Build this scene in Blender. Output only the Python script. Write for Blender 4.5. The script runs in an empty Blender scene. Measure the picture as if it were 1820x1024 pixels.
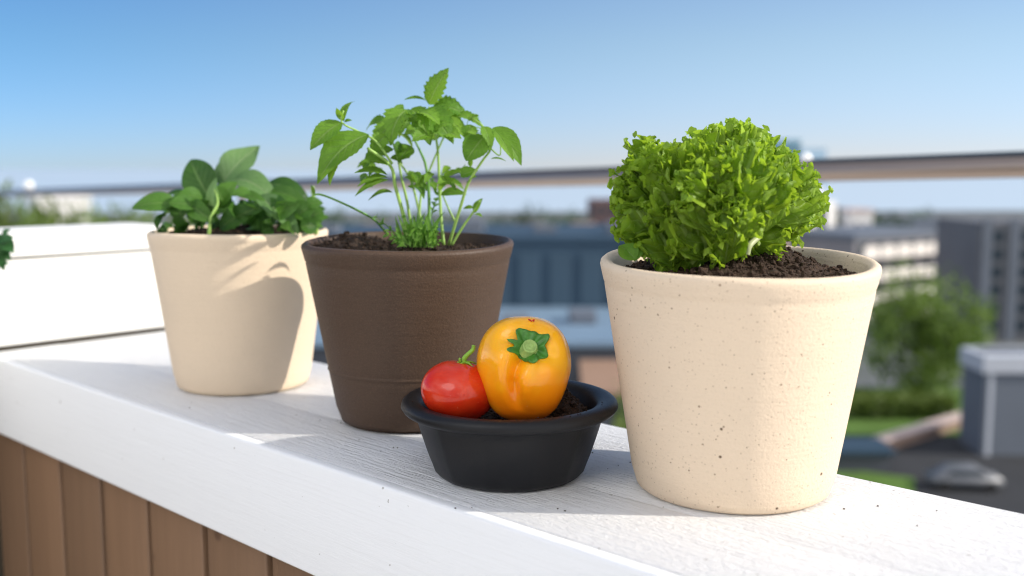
import bpy, bmesh, math, random
from mathutils import Vector, Matrix, noise
rnd = random.Random(11)
sc = bpy.context.scene
COL = sc.collection
PI = math.pi

# ------------------------------------------------------------------ camera numbers
F, HC, HOR = 1800.0, 0.25, 300.0
PITCH = math.atan((512 - HOR) / F)
CP, SP = math.cos(PITCH), math.sin(PITCH)

def ray(x, y):
    a, b = (x - 910) / F, (512 - y) / F
    return Vector((a, CP + b * SP, -SP + b * CP))

def at(x, y, Y):
    r = ray(x, y)
    return Vector((0, 0, HC)) + r * (Y / r.y)

def gz(x, y, z=0.0):
    r = ray(x, y)
    return Vector((0, 0, HC)) + r * ((z - HC) / r.z)

def mpp(p):
    """metres per photo pixel at a world point"""
    return (p.y * CP - (p.z - HC) * SP) / F

def srgb(r, g, b):
    f = lambda c: (c / 255 / 12.92) if c / 255 <= 0.04045 else ((c / 255 + 0.055) / 1.055) ** 2.4
    return (f(r), f(g), f(b), 1)

# ------------------------------------------------------------------ object helpers
def link_mesh(name, bm, mat, parent=None, smooth=True, loc=None, rotz=0.0):
    me = bpy.data.meshes.new(name)
    bm.normal_update()
    bm.to_mesh(me)
    bm.free()
    if smooth:
        me.polygons.foreach_set('use_smooth', [True] * len(me.polygons))
    for m in (mat if isinstance(mat, (list, tuple)) else [mat]):
        me.materials.append(m)
    o = bpy.data.objects.new(name, me)
    COL.objects.link(o)
    if parent is not None:
        o.parent = parent
    if loc is not None:
        o.location = loc
    o.rotation_euler = (0, 0, rotz)
    return o

def tag(o, label=None, cat=None, group=None, kind=None):
    if label: o['label'] = label
    if cat: o['category'] = cat
    if group: o['group'] = group
    if kind: o['kind'] = kind
    return o

def thing(name, label, cat, loc=(0, 0, 0), rotz=0.0, group=None):
    o = bpy.data.objects.new(name, None)
    o.empty_display_size = 0.05
    COL.objects.link(o)
    o.location = loc
    o.rotation_euler = (0, 0, rotz)
    return tag(o, label, cat, group)

def copy_tree(o, parent=None):
    c = o.copy()
    COL.objects.link(c)
    c.parent = parent
    for ch in list(o.children):
        copy_tree(ch, c)
    return c

def box(bm, x0, x1, y0, y1, z0, z1, bev=0.0, seg=2):
    r = bmesh.ops.create_cube(bm, size=1.0)
    for v in r['verts']:
        v.co = Vector((x0 + (v.co.x + .5) * (x1 - x0), y0 + (v.co.y + .5) * (y1 - y0), z0 + (v.co.z + .5) * (z1 - z0)))
    if bev > 0:
        es = list({e for v in r['verts'] for e in v.link_edges})
        bmesh.ops.bevel(bm, geom=es, offset=bev, segments=seg, affect='EDGES', profile=0.5)

def bez(p, t):
    """Catmull-Rom through the points p"""
    n = len(p) - 1
    s = min(int(t * n), n - 1)
    f = t * n - s
    p0, p1, p2, p3 = p[max(s - 1, 0)], p[s], p[s + 1], p[min(s + 2, n)]
    return 0.5 * ((2 * p1) + (p2 - p0) * f + (2 * p0 - 5 * p1 + 4 * p2 - p3) * f * f + (3 * p1 - p0 - 3 * p2 + p3) * f ** 3)

def tube(bm, pts, r0, r1, n=None, seg=10, cap=True):
    pts = [Vector(p) for p in pts]
    n = n or max(6, 5 * (len(pts) - 1))
    rings = []
    ref = Vector((0.31, -0.9, 0.27)).normalized()
    for i in range(n + 1):
        t = i / n
        c = bez(pts, t)
        d = (bez(pts, min(1, t + .01)) - bez(pts, max(0, t - .01))).normalized()
        a = d.cross(ref)
        if a.length < 1e-4:
            a = d.cross(Vector((0, 0, 1)))
        a.normalize()
        b = d.cross(a)
        r = r0 + (r1 - r0) * t
        rings.append([bm.verts.new(c + (a * math.cos(k * 2 * PI / seg) + b * math.sin(k * 2 * PI / seg)) * r) for k in range(seg)])
    for i in range(n):
        for k in range(seg):
            bm.faces.new((rings[i][k], rings[i][(k + 1) % seg], rings[i + 1][(k + 1) % seg], rings[i + 1][k]))
    if cap:
        bm.faces.new(rings[0][::-1]); bm.faces.new(rings[-1])

def lathe(bm, prof, seg=112, shape=None):
    rings = []
    for (r, z) in prof:
        if r < 1e-6:
            v = Vector((0, 0, z))
            rings.append([bm.verts.new(shape(v) if shape else v)])
        else:
            rg = []
            for k in range(seg):
                a = 2 * PI * k / seg
                v = Vector((r * math.cos(a), r * math.sin(a), z))
                rg.append(bm.verts.new(shape(v) if shape else v))
            rings.append(rg)
    for A, B in zip(rings, rings[1:]):
        for k in range(seg):
            k2 = (k + 1) % seg
            if len(A) == 1 and len(B) == 1: continue
            if len(A) == 1: bm.faces.new((A[0], B[k2], B[k]))
            elif len(B) == 1: bm.faces.new((A[k], A[k2], B[0]))
            else: bm.faces.new((A[k], A[k2], B[k2], B[k]))

# ------------------------------------------------------------------ node helpers
def new_mat(name):
    m = bpy.data.materials.new(name)
    m.use_nodes = True
    nt = m.node_tree
    b = nt.nodes['Principled BSDF']
    return m, nt, b

def N(nt, typ, **kw):
    n = nt.nodes.new(typ)
    for k, v in kw.items():
        if k in n.inputs: n.inputs[k].default_value = v
        else: setattr(n, k, v)
    return n

def mth(nt, op, a, b=None, c=None, clamp=False):
    n = nt.nodes.new('ShaderNodeMath'); n.operation = op; n.use_clamp = clamp
    for i, v in enumerate((a, b, c)):
        if v is None: continue
        if isinstance(v, (int, float)): n.inputs[i].default_value = v
        else: nt.links.new(v, n.inputs[i])
    return n.outputs[0]

def sstep(nt, v, a, b):
    n = nt.nodes.new('ShaderNodeMapRange'); n.interpolation_type = 'SMOOTHSTEP'
    nt.links.new(v, n.inputs['Value'])
    n.inputs['From Min'].default_value = a; n.inputs['From Max'].default_value = b
    return n.outputs[0]

def mixc(nt, fac, a, b, mode='MIX'):
    n = nt.nodes.new('ShaderNodeMix'); n.data_type = 'RGBA'; n.blend_type = mode
    for s, v in ((n.inputs[0], fac), (n.inputs[6], a), (n.inputs[7], b)):
        if isinstance(v, (int, float)): s.default_value = v
        elif isinstance(v, (tuple, list)): s.default_value = tuple(v) if len(v) == 4 else tuple(v) + (1,)
        else: nt.links.new(v, s)
    return n.outputs[2]

def ntex(nt, scale, detail=4, rough=.55, vec=None, stretch=None, out='Fac'):
    n = N(nt, 'ShaderNodeTexNoise', Scale=scale, Detail=detail, Roughness=rough)
    if vec is None:
        vec = N(nt, 'ShaderNodeTexCoord').outputs['Object']
    if stretch:
        mp = N(nt, 'ShaderNodeMapping'); mp.inputs['Scale'].default_value = stretch
        nt.links.new(vec, mp.inputs[0]); vec = mp.outputs[0]
    nt.links.new(vec, n.inputs['Vector'])
    return n.outputs[out]

def bump(nt, b, h, strength, dist=0.001):
    n = N(nt, 'ShaderNodeBump', Strength=strength, Distance=dist)
    nt.links.new(h, n.inputs['Height'])
    nt.links.new(n.outputs[0], b.inputs['Normal'])
    return n

def plain(name, col, rough=.7, var=.25, vscale=2.0, spec=.3, metal=0.0, bmp=0.0, bscale=40, bdist=.002):
    m, nt, b = new_mat(name)
    c = tuple(col[:3])
    f = ntex(nt, vscale, 5)
    dk = tuple(v * (1 - var) for v in c); lt = tuple(min(1, v * (1 + var)) for v in c)
    nt.links.new(mixc(nt, f, dk, lt), b.inputs['Base Color'])
    b.inputs['Roughness'].default_value = rough
    b.inputs['Specular IOR Level'].default_value = spec
    b.inputs['Metallic'].default_value = metal
    if bmp: bump(nt, b, ntex(nt, bscale, 6), bmp, bdist)
    return m

# painted rough timber of the coping (grain runs along local x)
def mat_white_wood(name, grain=1.0, rough=.55, base=(.80, .80, .79)):
    m, nt, b = new_mat(name)
    co = N(nt, 'ShaderNodeTexCoord').outputs['Object']
    g1 = ntex(nt, 90, 6, .65, co, (.035, 1, 1))
    g2 = ntex(nt, 420, 4, .6, co, (.02, 1, 1))
    sp = ntex(nt, 400, 4, .7, co, (.40, 1, 1))
    big = ntex(nt, 6, 4, .6, co, (.4, 1, 1))
    crack = sstep(nt, g1, .33, .25)
    spots = sstep(nt, ntex(nt, 130, 2, .5, co), .28, .24)
    c = mixc(nt, mth(nt, 'MULTIPLY', big, .55), base, tuple(v * .90 for v in base))
    c = mixc(nt, mth(nt, 'MULTIPLY', crack, .18), c, (.42, .39, .35))
    c = mixc(nt, mth(nt, 'MULTIPLY', spots, .55), c, (.25, .21, .17))
    c = mixc(nt, mth(nt, 'MULTIPLY', sstep(nt, g2, .5, .75), .10), c, (.55, .53, .50))
    nt.links.new(c, b.inputs['Base Color'])
    b.inputs['Roughness'].default_value = rough
    b.inputs['Specular IOR Level'].default_value = .35
    h = mth(nt, 'ADD', mth(nt, 'MULTIPLY', g1, .8), mth(nt, 'MULTIPLY', sp, .7))
    g3 = ntex(nt, 170, 5, .65, co, (.10, 1, 1))
    h = mth(nt, 'ADD', mth(nt, 'ADD', h, mth(nt, 'MULTIPLY', g2, .6)), mth(nt, 'MULTIPLY', g3, 1.0))
    bump(nt, b, h, 1.0 * grain, .0035)
    return m

def mat_brown_board(name):
    m, nt, b = new_mat(name)
    co = N(nt, 'ShaderNodeTexCoord').outputs['Object']
    g = ntex(nt, 60, 6, .6, co, (1, 1, .05))
    g2 = ntex(nt, 260, 4, .6, co, (1, 1, .03))
    pl = ntex(nt, 7, 3, .5, co, (1, 1, .2))
    c = mixc(nt, g, (.13, .068, .034), (.30, .168, .090))
    c = mixc(nt, mth(nt, 'MULTIPLY', g2, .5), c, (.20, .12, .075))
    c = mixc(nt, mth(nt, 'MULTIPLY', pl, .5), c, (.30, .18, .10))
    gi = N(nt, 'ShaderNodeNewGeometry')
    c = mixc(nt, mth(nt, 'MULTIPLY', gi.outputs['Random Per Island'], .45), c, (.10, .06, .036))
    kn = N(nt, 'ShaderNodeTexVoronoi', Scale=9.0)
    nt.links.new(co, kn.inputs['Vector'])
    c = mixc(nt, mth(nt, 'MULTIPLY', sstep(nt, kn.outputs['Distance'], .085, .03), .8), c, (.10, .05, .028))
    nt.links.new(c, b.inputs['Base Color'])
    b.inputs['Roughness'].default_value = .6
    bump(nt, b, mth(nt, 'ADD', g, g2), .5, .0012)
    return m

def mat_stoneware(name, base, speck=True, grain=1.0, rough=.72, sandy=0.0):
    m, nt, b = new_mat(name)
    co = N(nt, 'ShaderNodeTexCoord').outputs['Object']
    big = ntex(nt, 14, 5, .6, co)
    fine = ntex(nt, 520, 4, .65, co)
    c = mixc(nt, big, tuple(v * .93 for v in base), tuple(min(1, v * 1.05) for v in base))
    c = mixc(nt, mth(nt, 'MULTIPLY', sstep(nt, fine, .52, .72), .22), c, tuple(v * .72 for v in base))
    if speck:
        for sc_, lo, hi, keep, col, st in ((115, .16, .11, .88, (.09, .05, .025), .95), (240, .20, .12, .87, (.19, .11, .06), .75), (420, .27, .15, .70, (.36, .24, .15), .55)):
            v = N(nt, 'ShaderNodeTexVoronoi', Scale=float(sc_))
            nt.links.new(co, v.inputs['Vector'])
            sepc = N(nt, 'ShaderNodeSeparateColor'); nt.links.new(v.outputs['Color'], sepc.inputs[0])
            # the size of each dot follows the cell's own random colour
            thr = mth(nt, 'MULTIPLY', sepc.outputs[1], 1.0)
            d = mth(nt, 'DIVIDE', v.outputs['Distance'], mth(nt, 'ADD', mth(nt, 'MULTIPLY', thr, .9), .45))
            dot = mth(nt, 'MULTIPLY', sstep(nt, d, lo, hi), sstep(nt, sepc.outputs[0], keep, keep + .02))
            c = mixc(nt, mth(nt, 'MULTIPLY', dot, st), c, col)
    if sandy:
        s = ntex(nt, 1500, 2, .7, co)
        c = mixc(nt, mth(nt, 'MULTIPLY', sstep(nt, s, .5, .75), sandy), c, tuple(min(1, v * 2.6) for v in base))
    nt.links.new(c, b.inputs['Base Color'])
    b.inputs['Roughness'].default_value = rough
    b.inputs['Specular IOR Level'].default_value = .3
    turn = ntex(nt, 60, 3, .5, co, (.25, .25, 5))
    h = mth(nt, 'ADD', mth(nt, 'MULTIPLY', fine, .6), mth(nt, 'MULTIPLY', turn, .5))
    h = mth(nt, 'ADD', h, mth(nt, 'MULTIPLY', ntex(nt, 380, 4, .6, co), .6))
    bump(nt, b, h, .5 * grain, .0017)
    return m

def mat_soil(name, lift=1.0):
    m, nt, b = new_mat(name)
    f = ntex(nt, 240, 5, .7)
    w = ntex(nt, 700, 2, .6)
    c = mixc(nt, f, (.010 * lift, .006 * lift, .004 * lift), (.070 * lift, .040 * lift, .024 * lift))
    c = mixc(nt, mth(nt, 'MULTIPLY', sstep(nt, w, .62, .72), .8), c, (.16 * lift, .085 * lift, .045 * lift))
    nt.links.new(c, b.inputs['Base Color'])
    b.inputs['Roughness'].default_value = .85
    b.inputs['Specular IOR Level'].default_value = .35
    bump(nt, b, mth(nt, 'ADD', f, w), .9, .002)
    return m

def mat_leaf(name, base, light, vein, trans=.35, rough=.42, nveins=7.0, vein_amt=.35, pale=0.0, spec=.45, tcol=None):
    m, nt, b = new_mat(name)
    uv = N(nt, 'ShaderNodeUVMap'); uv.uv_map = 'UVMap'
    sp = N(nt, 'ShaderNodeSeparateXYZ'); nt.links.new(uv.outputs[0], sp.inputs[0])
    av = mth(nt, 'ABSOLUTE', mth(nt, 'SUBTRACT', mth(nt, 'MULTIPLY', sp.outputs[0], 2.0), 1.0))
    mid = sstep(nt, av, .10, .03)
    ph = mth(nt, 'FRACT', mth(nt, 'SUBTRACT', mth(nt, 'MULTIPLY', sp.outputs[1], nveins), mth(nt, 'MULTIPLY', av, 2.4)))
    tri = mth(nt, 'ABSOLUTE', mth(nt, 'SUBTRACT', ph, .5))
    lat = mth(nt, 'MULTIPLY', sstep(nt, tri, .10, .03), mth(nt, 'SUBTRACT', 1.0, mth(nt, 'MULTIPLY', av, .6)))
    at_ = N(nt, 'ShaderNodeAttribute'); at_.attribute_name = 'tint'
    sepc = N(nt, 'ShaderNodeSeparateColor'); nt.links.new(at_.outputs['Color'], sepc.inputs[0])
    n1 = ntex(nt, 110, 4, .6)
    f = mth(nt, 'ADD', mth(nt, 'MULTIPLY', n1, .5), mth(nt, 'MULTIPLY', sepc.outputs[0], .75), clamp=True)
    f = mth(nt, 'SUBTRACT', f, .12, clamp=True)
    c = mixc(nt, f, base, light)
    vm = mth(nt, 'MAXIMUM', mid, mth(nt, 'MULTIPLY', lat, .55))
    c = mixc(nt, mth(nt, 'MULTIPLY', vm, vein_amt), c, vein)
    nt.links.new(c, b.inputs['Base Color'])
    b.inputs['Roughness'].default_value = rough
    b.inputs['Specular IOR Level'].default_value = spec
    h = mth(nt, 'ADD', mth(nt, 'MULTIPLY', vm, -.8), mth(nt, 'MULTIPLY', ntex(nt, 260, 3, .6), .7))
    bump(nt, b, h, .9, .0018)
    tr = N(nt, 'ShaderNodeBsdfTranslucent')
    tc = mixc(nt, .6, c, tcol or tuple(min(1, v * 1.8) for v in light))
    nt.links.new(tc, tr.inputs[0])
    mx = N(nt, 'ShaderNodeMixShader'); mx.inputs[0].default_value = trans
    nt.links.new(b.outputs[0], mx.inputs[1]); nt.links.new(tr.outputs[0], mx.inputs[2])
    nt.links.new(mx.outputs[0], nt.nodes['Material Output'].inputs[0])
    return m

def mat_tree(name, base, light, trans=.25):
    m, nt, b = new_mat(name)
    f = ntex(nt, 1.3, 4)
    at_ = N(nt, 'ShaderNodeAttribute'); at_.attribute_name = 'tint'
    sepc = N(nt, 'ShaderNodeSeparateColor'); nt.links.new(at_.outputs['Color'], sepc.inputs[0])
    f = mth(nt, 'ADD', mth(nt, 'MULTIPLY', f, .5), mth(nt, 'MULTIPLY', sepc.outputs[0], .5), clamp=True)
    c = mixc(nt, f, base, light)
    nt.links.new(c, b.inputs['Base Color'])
    b.inputs['Roughness'].default_value = .6
    tr = N(nt, 'ShaderNodeBsdfTranslucent'); nt.links.new(c, tr.inputs[0])
    mx = N(nt, 'ShaderNodeMixShader'); mx.inputs[0].default_value = trans
    nt.links.new(b.outputs[0], mx.inputs[1]); nt.links.new(tr.outputs[0], mx.inputs[2])
    nt.links.new(mx.outputs[0], nt.nodes['Material Output'].inputs[0])
    return m

# ------------------------------------------------------------------ materials
M = {}
M['coping'] = mat_white_wood('white_painted_timber', 1.0, base=(.89, .89, .89))
M['fascia'] = mat_white_wood('white_painted_fascia', .16, .6, base=(.92, .925, .93))
M['wallwhite'] = mat_white_wood('white_painted_wall', .35, .6, base=(.86, .845, .81))
M['gap'] = plain('dark_gap', (.06, .05, .035), .9)
M['board'] = mat_brown_board('brown_timber')
M['cream_speck'] = mat_stoneware('speckled_stoneware', (.765, .615, .455), True)
M['cream'] = mat_stoneware('cream_clay', (.765, .615, .45), False, .8)
M['brown'] = mat_stoneware('brown_clay', (.072, .043, .027), False, .9, .5, sandy=.6)
M['soil'] = mat_soil('potting_soil')
M['soil_warm'] = mat_soil('potting_soil_warm', 1.25)
M['steel'] = plain('brushed_rail', (.40, .315, .26), .30, .08, 6, .5, .8)
M['glint_white'] = plain('white_glint_ball', (.95, .95, .95), .4, .02, 3, .5)  # bright white for the added balls that imitate glints on the rail
M['chrome'] = plain('polished_steel', (.85, .85, .85), .12, .02, 3, .5, 1.0)

def mat_bowl():
    m, nt, b = new_mat('black_satin_glaze')
    co = N(nt, 'ShaderNodeTexCoord').outputs['Object']
    f = ntex(nt, 30, 4, .6, co)
    nt.links.new(mixc(nt, f, (.0045, .0048, .006), (.010, .010, .012)), b.inputs['Base Color'])
    nt.links.new(mth(nt, 'ADD', mth(nt, 'MULTIPLY', f, .15), .36), b.inputs['Roughness'])
    b.inputs['Specular IOR Level'].default_value = .32
    h = mth(nt, 'ADD', ntex(nt, 900, 3, .6, co), mth(nt, 'MULTIPLY', ntex(nt, 250, 3, .6, co), .7))
    bump(nt, b, h, .3, .0007)
    return m
M['bowl'] = mat_bowl()

def mat_skin(name, c0, c1, c2, rough, sss):
    """fruit skin: colour drifts in soft patches"""
    m, nt, b = new_mat(name)
    co = N(nt, 'ShaderNodeTexCoord').outputs['Object']
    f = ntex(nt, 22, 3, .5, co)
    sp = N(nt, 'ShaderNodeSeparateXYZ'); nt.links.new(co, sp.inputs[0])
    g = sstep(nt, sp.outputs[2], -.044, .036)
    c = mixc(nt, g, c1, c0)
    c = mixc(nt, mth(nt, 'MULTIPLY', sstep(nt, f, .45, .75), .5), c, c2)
    speck = sstep(nt, ntex(nt, 500, 2, .5, co), .70, .78)
    c = mixc(nt, mth(nt, 'MULTIPLY', speck, .12), c, (1, .85, .5))
    nt.links.new(c, b.inputs['Base Color'])
    b.inputs['Roughness'].default_value = rough
    b.inputs['Specular IOR Level'].default_value = .42
    b.inputs['Subsurface Weight'].default_value = sss
    b.inputs['Subsurface Radius'].default_value = (1.0, .45, .1)
    b.inputs['Subsurface Scale'].default_value = .006
    b.inputs['Coat Weight'].default_value = .12
    b.inputs['Coat Roughness'].default_value = .12
    bump(nt, b, ntex(nt, 60, 4, .6, co), .12, .002)
    return m
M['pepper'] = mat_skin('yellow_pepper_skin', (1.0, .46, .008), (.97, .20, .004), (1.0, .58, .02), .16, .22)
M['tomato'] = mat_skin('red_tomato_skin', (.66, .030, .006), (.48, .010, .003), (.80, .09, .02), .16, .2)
M['calyx'] = plain('pepper_calyx_green', (.06, .21, .025), .36, .65, 200, .4, bmp=.4, bscale=200)
M['calyx_pale'] = plain('cut_stem_pale_green', (.30, .45, .12), .5, .35, 300, .4, bmp=.4, bscale=300)
M['tstem'] = plain('tomato_stem_green', (.22, .42, .04), .5, .4, 200, .4)
M['stem'] = plain('young_stem_green', (.30, .48, .11), .45, .35, 80, .4)
M['stem_dark'] = plain('thick_stem_green', (.13, .30, .05), .45, .35, 80, .4)
M['rib'] = plain('lettuce_rib_white', (.46, .50, .27), .45, .2, 60, .4)
M['leaf_mint'] = mat_leaf('serrated_leaf', (.045, .16, .012), (.25, .46, .050), (.32, .48, .16), .42, .50, 7, .5, tcol=(.36, .58, .03), spec=.25)
M['leaf_feather'] = mat_leaf('feathery_leaf', (.06, .19, .015), (.22, .42, .06), (.3, .52, .12), .42, .45, 5)
M['leaf_spin'] = mat_leaf('broad_leaf', (.010, .055, .005), (.115, .265, .034), (.22, .36, .11), .28, .42, 6, .45, spec=.3)
M['leaf_grey'] = mat_leaf('pale_broad_leaf', (.060, .16, .035), (.18, .32, .10), (.36, .48, .24), .3, .42, 7, .5)
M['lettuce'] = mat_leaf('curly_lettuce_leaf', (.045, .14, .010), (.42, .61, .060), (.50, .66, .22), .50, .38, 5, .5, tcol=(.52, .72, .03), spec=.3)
M['leaf_dark'] = mat_leaf('dark_creeper_leaf', (.012, .07, .02), (.05, .16, .04), (.1, .25, .08), .2, .4)

# ------------------------------------------------------------------ leaves
def leaf_layers(bm):
    return bm.loops.layers.uv.new('UVMap'), bm.loops.layers.float_color.new('tint')

def leaf(bm, L, base, tip, width, up=None, bend=.18, fold=.25, serr=0.0, teeth=8, nu=28, nv=6, shape=1.0, blunt=.0, tint=None, twist=0.0, wave=0.0):
    uvl, tl = L
    base, tip = Vector(base), Vector(tip)
    a = tip - base
    ln = a.length
    if up is None: up = Vector((rnd.uniform(-.4, .4), -.75, .65))
    up = Vector(up)
    s = a.cross(up)
    if s.length < 1e-6: s = a.cross(Vector((1, 0, .2)))
    s.normalize()
    n = s.cross(a).normalized()
    t0 = rnd.random() if tint is None else tint
    ph = rnd.uniform(0, 6)
    rows = []
    for i in range(nu + 1):
        u = i / nu
        c = base + a * u + n * (bend * ln * (4 * u * (1 - u)) * .5 - bend * ln * u * u * .6)
        prof = math.sin(PI * min(1, u ** (.78 * shape))) ** (.85 - .3 * blunt) if u > 0 else 0
        hw = width * .5 * max(prof, .015)
        saw = 1 - serr * (1 - ((u * teeth) % 1.0)) if serr else 1.0
        tw = twist * (u - .3)
        ss = s * math.cos(tw) + n * math.sin(tw); nn = n * math.cos(tw) - s * math.sin(tw)
        row = []
        for j in range(nv + 1):
            v = j / nv * 2 - 1
            k = saw if abs(v) > .99 else 1.0
            off = fold * hw * (abs(v) ** 1.3)
            wv = wave * width * math.sin(u * 9 + ph + (2 if v > 0 else 0)) * v * v
            row.append((bm.verts.new(c + ss * v * hw * k + nn * (off + wv)), (v * .5 + .5, u)))
        rows.append(row)
    for i in range(nu):
        for j in range(nv):
            q = (rows[i][j], rows[i][j + 1], rows[i + 1][j + 1], rows[i + 1][j])
            f = bm.faces.new([x[0] for x in q])
            for lp, x in zip(f.loops, q):
                lp[uvl].uv = x[1]
                lp[tl] = (t0, t0, t0, 1)

def ruffle(bm, L, R, T, width, facing, amp=.010, nu=16, nv=34, tint=None, curl=.25, seed=0.0):
    """a frilled fan leaf: outline lobed, edge crimped back and forth"""
    uvl, tl = L
    a = T - R
    ln = a.length
    s = a.cross(facing)
    if s.length < 1e-6: s = a.cross(Vector((1, .3, 0)))
    s.normalize(); n = s.cross(a).normalized()
    t0 = rnd.random() if tint is None else tint
    ph, k1, k2 = rnd.uniform(0, 6.3), rnd.uniform(5.5, 8.5), rnd.uniform(14, 19)
    rows = []
    for i in range(nu + 1):
        u = i / nu
        hw = width * .5 * (.10 + .90 * math.sin(min(1, u * 1.02) * PI / 2) ** 1.05)
        row = []
        for j in range(nv + 1):
            v = j / nv * 2 - 1
            e = max(u ** 2.2, abs(v) ** 2.6 * min(1, u * 2.2))
            th = v * 1.25
            e4 = e ** 3
            lob = 1 + .05 * e * math.sin(v * 9 + ph * 2) + .09 * e * noise.noise(Vector((v * 5, ph, seed))) + e4 * (.09 * abs(math.sin(v * 11 + ph)) + .07 * abs(math.sin(v * 27 + 2 * ph)) - .06)
            p = R + a * (u * (.50 + .50 * math.cos(th)) * lob) + s * (math.sin(th) * hw * 1.05 * lob)
            r1 = amp * (.06 + e ** 1.5) * min(1, u * 2) * math.sin(v * k1 + ph + u * 2.0)
            r2 = amp * .55 * e * math.sin(v * k2 + ph * 1.7 + u * 5)
            r4 = amp * .4 * noise.noise(Vector((v * 4 + seed, u * 5, ph))) * min(1, u * 2)
            r3 = amp * .55 * e4 * math.sin(v * 33 + ph * 3.1 + u * 14) + amp * .25 * e4 * math.sin(v * 57 + ph)
            p = p + s * (amp * .4 * e4 * math.sin(v * 30 + ph * 2)) + n * (r1 + r2 + r3 + r4 + curl * ln * u * u * (1 if u < .7 else 1.15) - .35 * curl * ln * abs(v) * u)
            row.append((bm.verts.new(p), (v * .5 + .5, u), e))
        rows.append(row)
    for i in range(nu):
        for j in range(nv):
            q = (rows[i][j], rows[i][j + 1], rows[i + 1][j + 1], rows[i + 1][j])
            f = bm.faces.new([x[0] for x in q])
            for lp, x in zip(f.loops, q):
                lp[uvl].uv = x[1]
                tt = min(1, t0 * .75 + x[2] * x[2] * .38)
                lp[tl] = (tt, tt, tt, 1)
    # crimped round lobes all along the margin
    edge = [(rows[nu][j][0].co, rows[nu - 2][j][0].co) for j in range(nv + 1)]
    edge += [(rows[i][0][0].co, rows[i][2][0].co) for i in range(int(nu * .45), nu)]
    edge += [(rows[i][nv][0].co, rows[i][nv - 2][0].co) for i in range(int(nu * .45), nu)]
    for q, q2 in edge:
        for rep_ in range(1):
            if rnd.random() < .80: continue
            d = (q - q2)
            if d.length < 1e-6: continue
            d = d.normalized() + Vector((rnd.gauss(0, .25), rnd.gauss(0, .25), rnd.gauss(0, .25)))
            d.normalize()
            lobe(bm, L, q - d * .0012, d, rnd.uniform(.0030, .0056), rnd.uniform(.0026, .0042), n + Vector((rnd.gauss(0, .7), rnd.gauss(0, .7), rnd.gauss(0, .7))), min(1, t0 * .7 + rnd.uniform(.10, .45)))

def lobe(bm, L, o, d, ln, w, nn, t):
    uvl, tl = L
    s = d.cross(nn)
    if s.length < 1e-5: return
    s.normalize(); nn = s.cross(d)
    cup = rnd.uniform(-.5, .5)
    c = bm.verts.new(o)
    pts = []
    for k in range(7):
        a = -2.0 + 4.0 * k / 6
        r = 1 + .12 * math.sin(a * 6 + t * 9)
        pts.append(bm.verts.new(o + d * ln * (.42 + .58 * math.cos(a * .9)) * r + s * w * math.sin(a * .9) * r + nn * ln * cup * (math.cos(a * 2.2) + .3)))
    mid = bm.verts.new(o + d * ln * .5)
    for k in range(6):
        f = bm.faces.new((mid, pts[k], pts[k + 1]))
        for lp in f.loops:
            lp[uvl].uv = (.75, .5); lp[tl] = (t, t, t, 1)
    for a_, b_ in ((pts[0], mid), (mid, pts[6])):
        f = bm.faces.new((c, a_, b_))
        for lp in f.loops:
            lp[uvl].uv = (.75, .5); lp[tl] = (t, t, t, 1)

# ------------------------------------------------------------------ parapet frame
R0 = Vector((-0.674, 1.312, 0))
ANG = math.atan2(-.681, .732)
D = Vector((math.cos(ANG), math.sin(ANG), 0)); NN = Vector((-D.y, D.x, 0))
def W(lx, ly, z=0.0): return R0 + D * lx + NN * ly + Vector((0, 0, z))
def LOC(p):
    q = p - R0
    return q.dot(D), q.dot(NN)

def fascia_z(x, y, ly=0.0):
    r = ray(x, y)
    t = (R0 + NN * ly - Vector((0, 0, HC))).dot(NN) / r.dot(NN)
    p = Vector((0, 0, HC)) + r * t
    return p
FZ = (fascia_z(0, 768).z + fascia_z(540, 1024).z) / 2
CW = .277

par = thing('parapet_wall', 'white painted parapet with flat coping and deep fascia above brown boards, carrying the pots', 'wall', R0, ANG)
def grid_box(bm, x0, x1, y0, y1, z0, z1, r, ax):
    box(bm, x0, x1, y0, y1, z0, z1, r, 4)
bm = bmesh.new()
box(bm, -.066, 3.2, .0122, .1080, -.036, 0, .0006, 2)
box(bm, -.066, 3.2, .1082, CW, -.036, -.0003, .0010, 2)
link_mesh('coping', bm, M['coping'], par)
bm = bmesh.new()
box(bm, -.6, 3.2, 0.0, .0120, FZ, -.0001, .0032, 4)
link_mesh('fascia_board', bm, M['fascia'], par)
# board gaps measured along the lower fascia edge
bm = bmesh.new()
gaps = [LOC(fascia_z(x, 800 + x * .474, .016))[0] for x in (-190, -95, -30, 42, 108, 180, 264, 364, 478, 604)]
gaps += [gaps[-1] + .083 * (i + 1) for i in range(26)]
for a, b_ in zip(gaps, gaps[1:]):
    box(bm, a + .0048, b_ - .0048, .016 + rnd.uniform(-.001, .001), .034, -1.0, FZ + .01, .0022, 2)
link_mesh('cladding', bm, M['board'], par)
bm = bmesh.new()
box(bm, -.6, 3.2, .036, CW - .02, -1.0, -.038)
link_mesh('core', bm, M['gap'], par, smooth=False)

# return wall at the left end, slightly above a dark shadow gap
rw = thing('return_wall', 'low sunlit white board wall crossing the far left end of the coping', 'wall', R0, ANG)
bm = bmesh.new(); box(bm, -.22, -.072, -1.5, CW + .02, .0045, .124, .003, 2); link_mesh('wall_panel', bm, M['wallwhite'], rw)
bm = bmesh.new(); box(bm, -.223, -.070, -1.5, CW + .022, .1275, .162, .003, 2); link_mesh('wall_cap', bm, M['wallwhite'], rw)
bm = bmesh.new(); box(bm, -.21, -.078, -1.49, CW + .012, -1.0, .1285); link_mesh('core', bm, M['gap'], rw, smooth=False)

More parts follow.
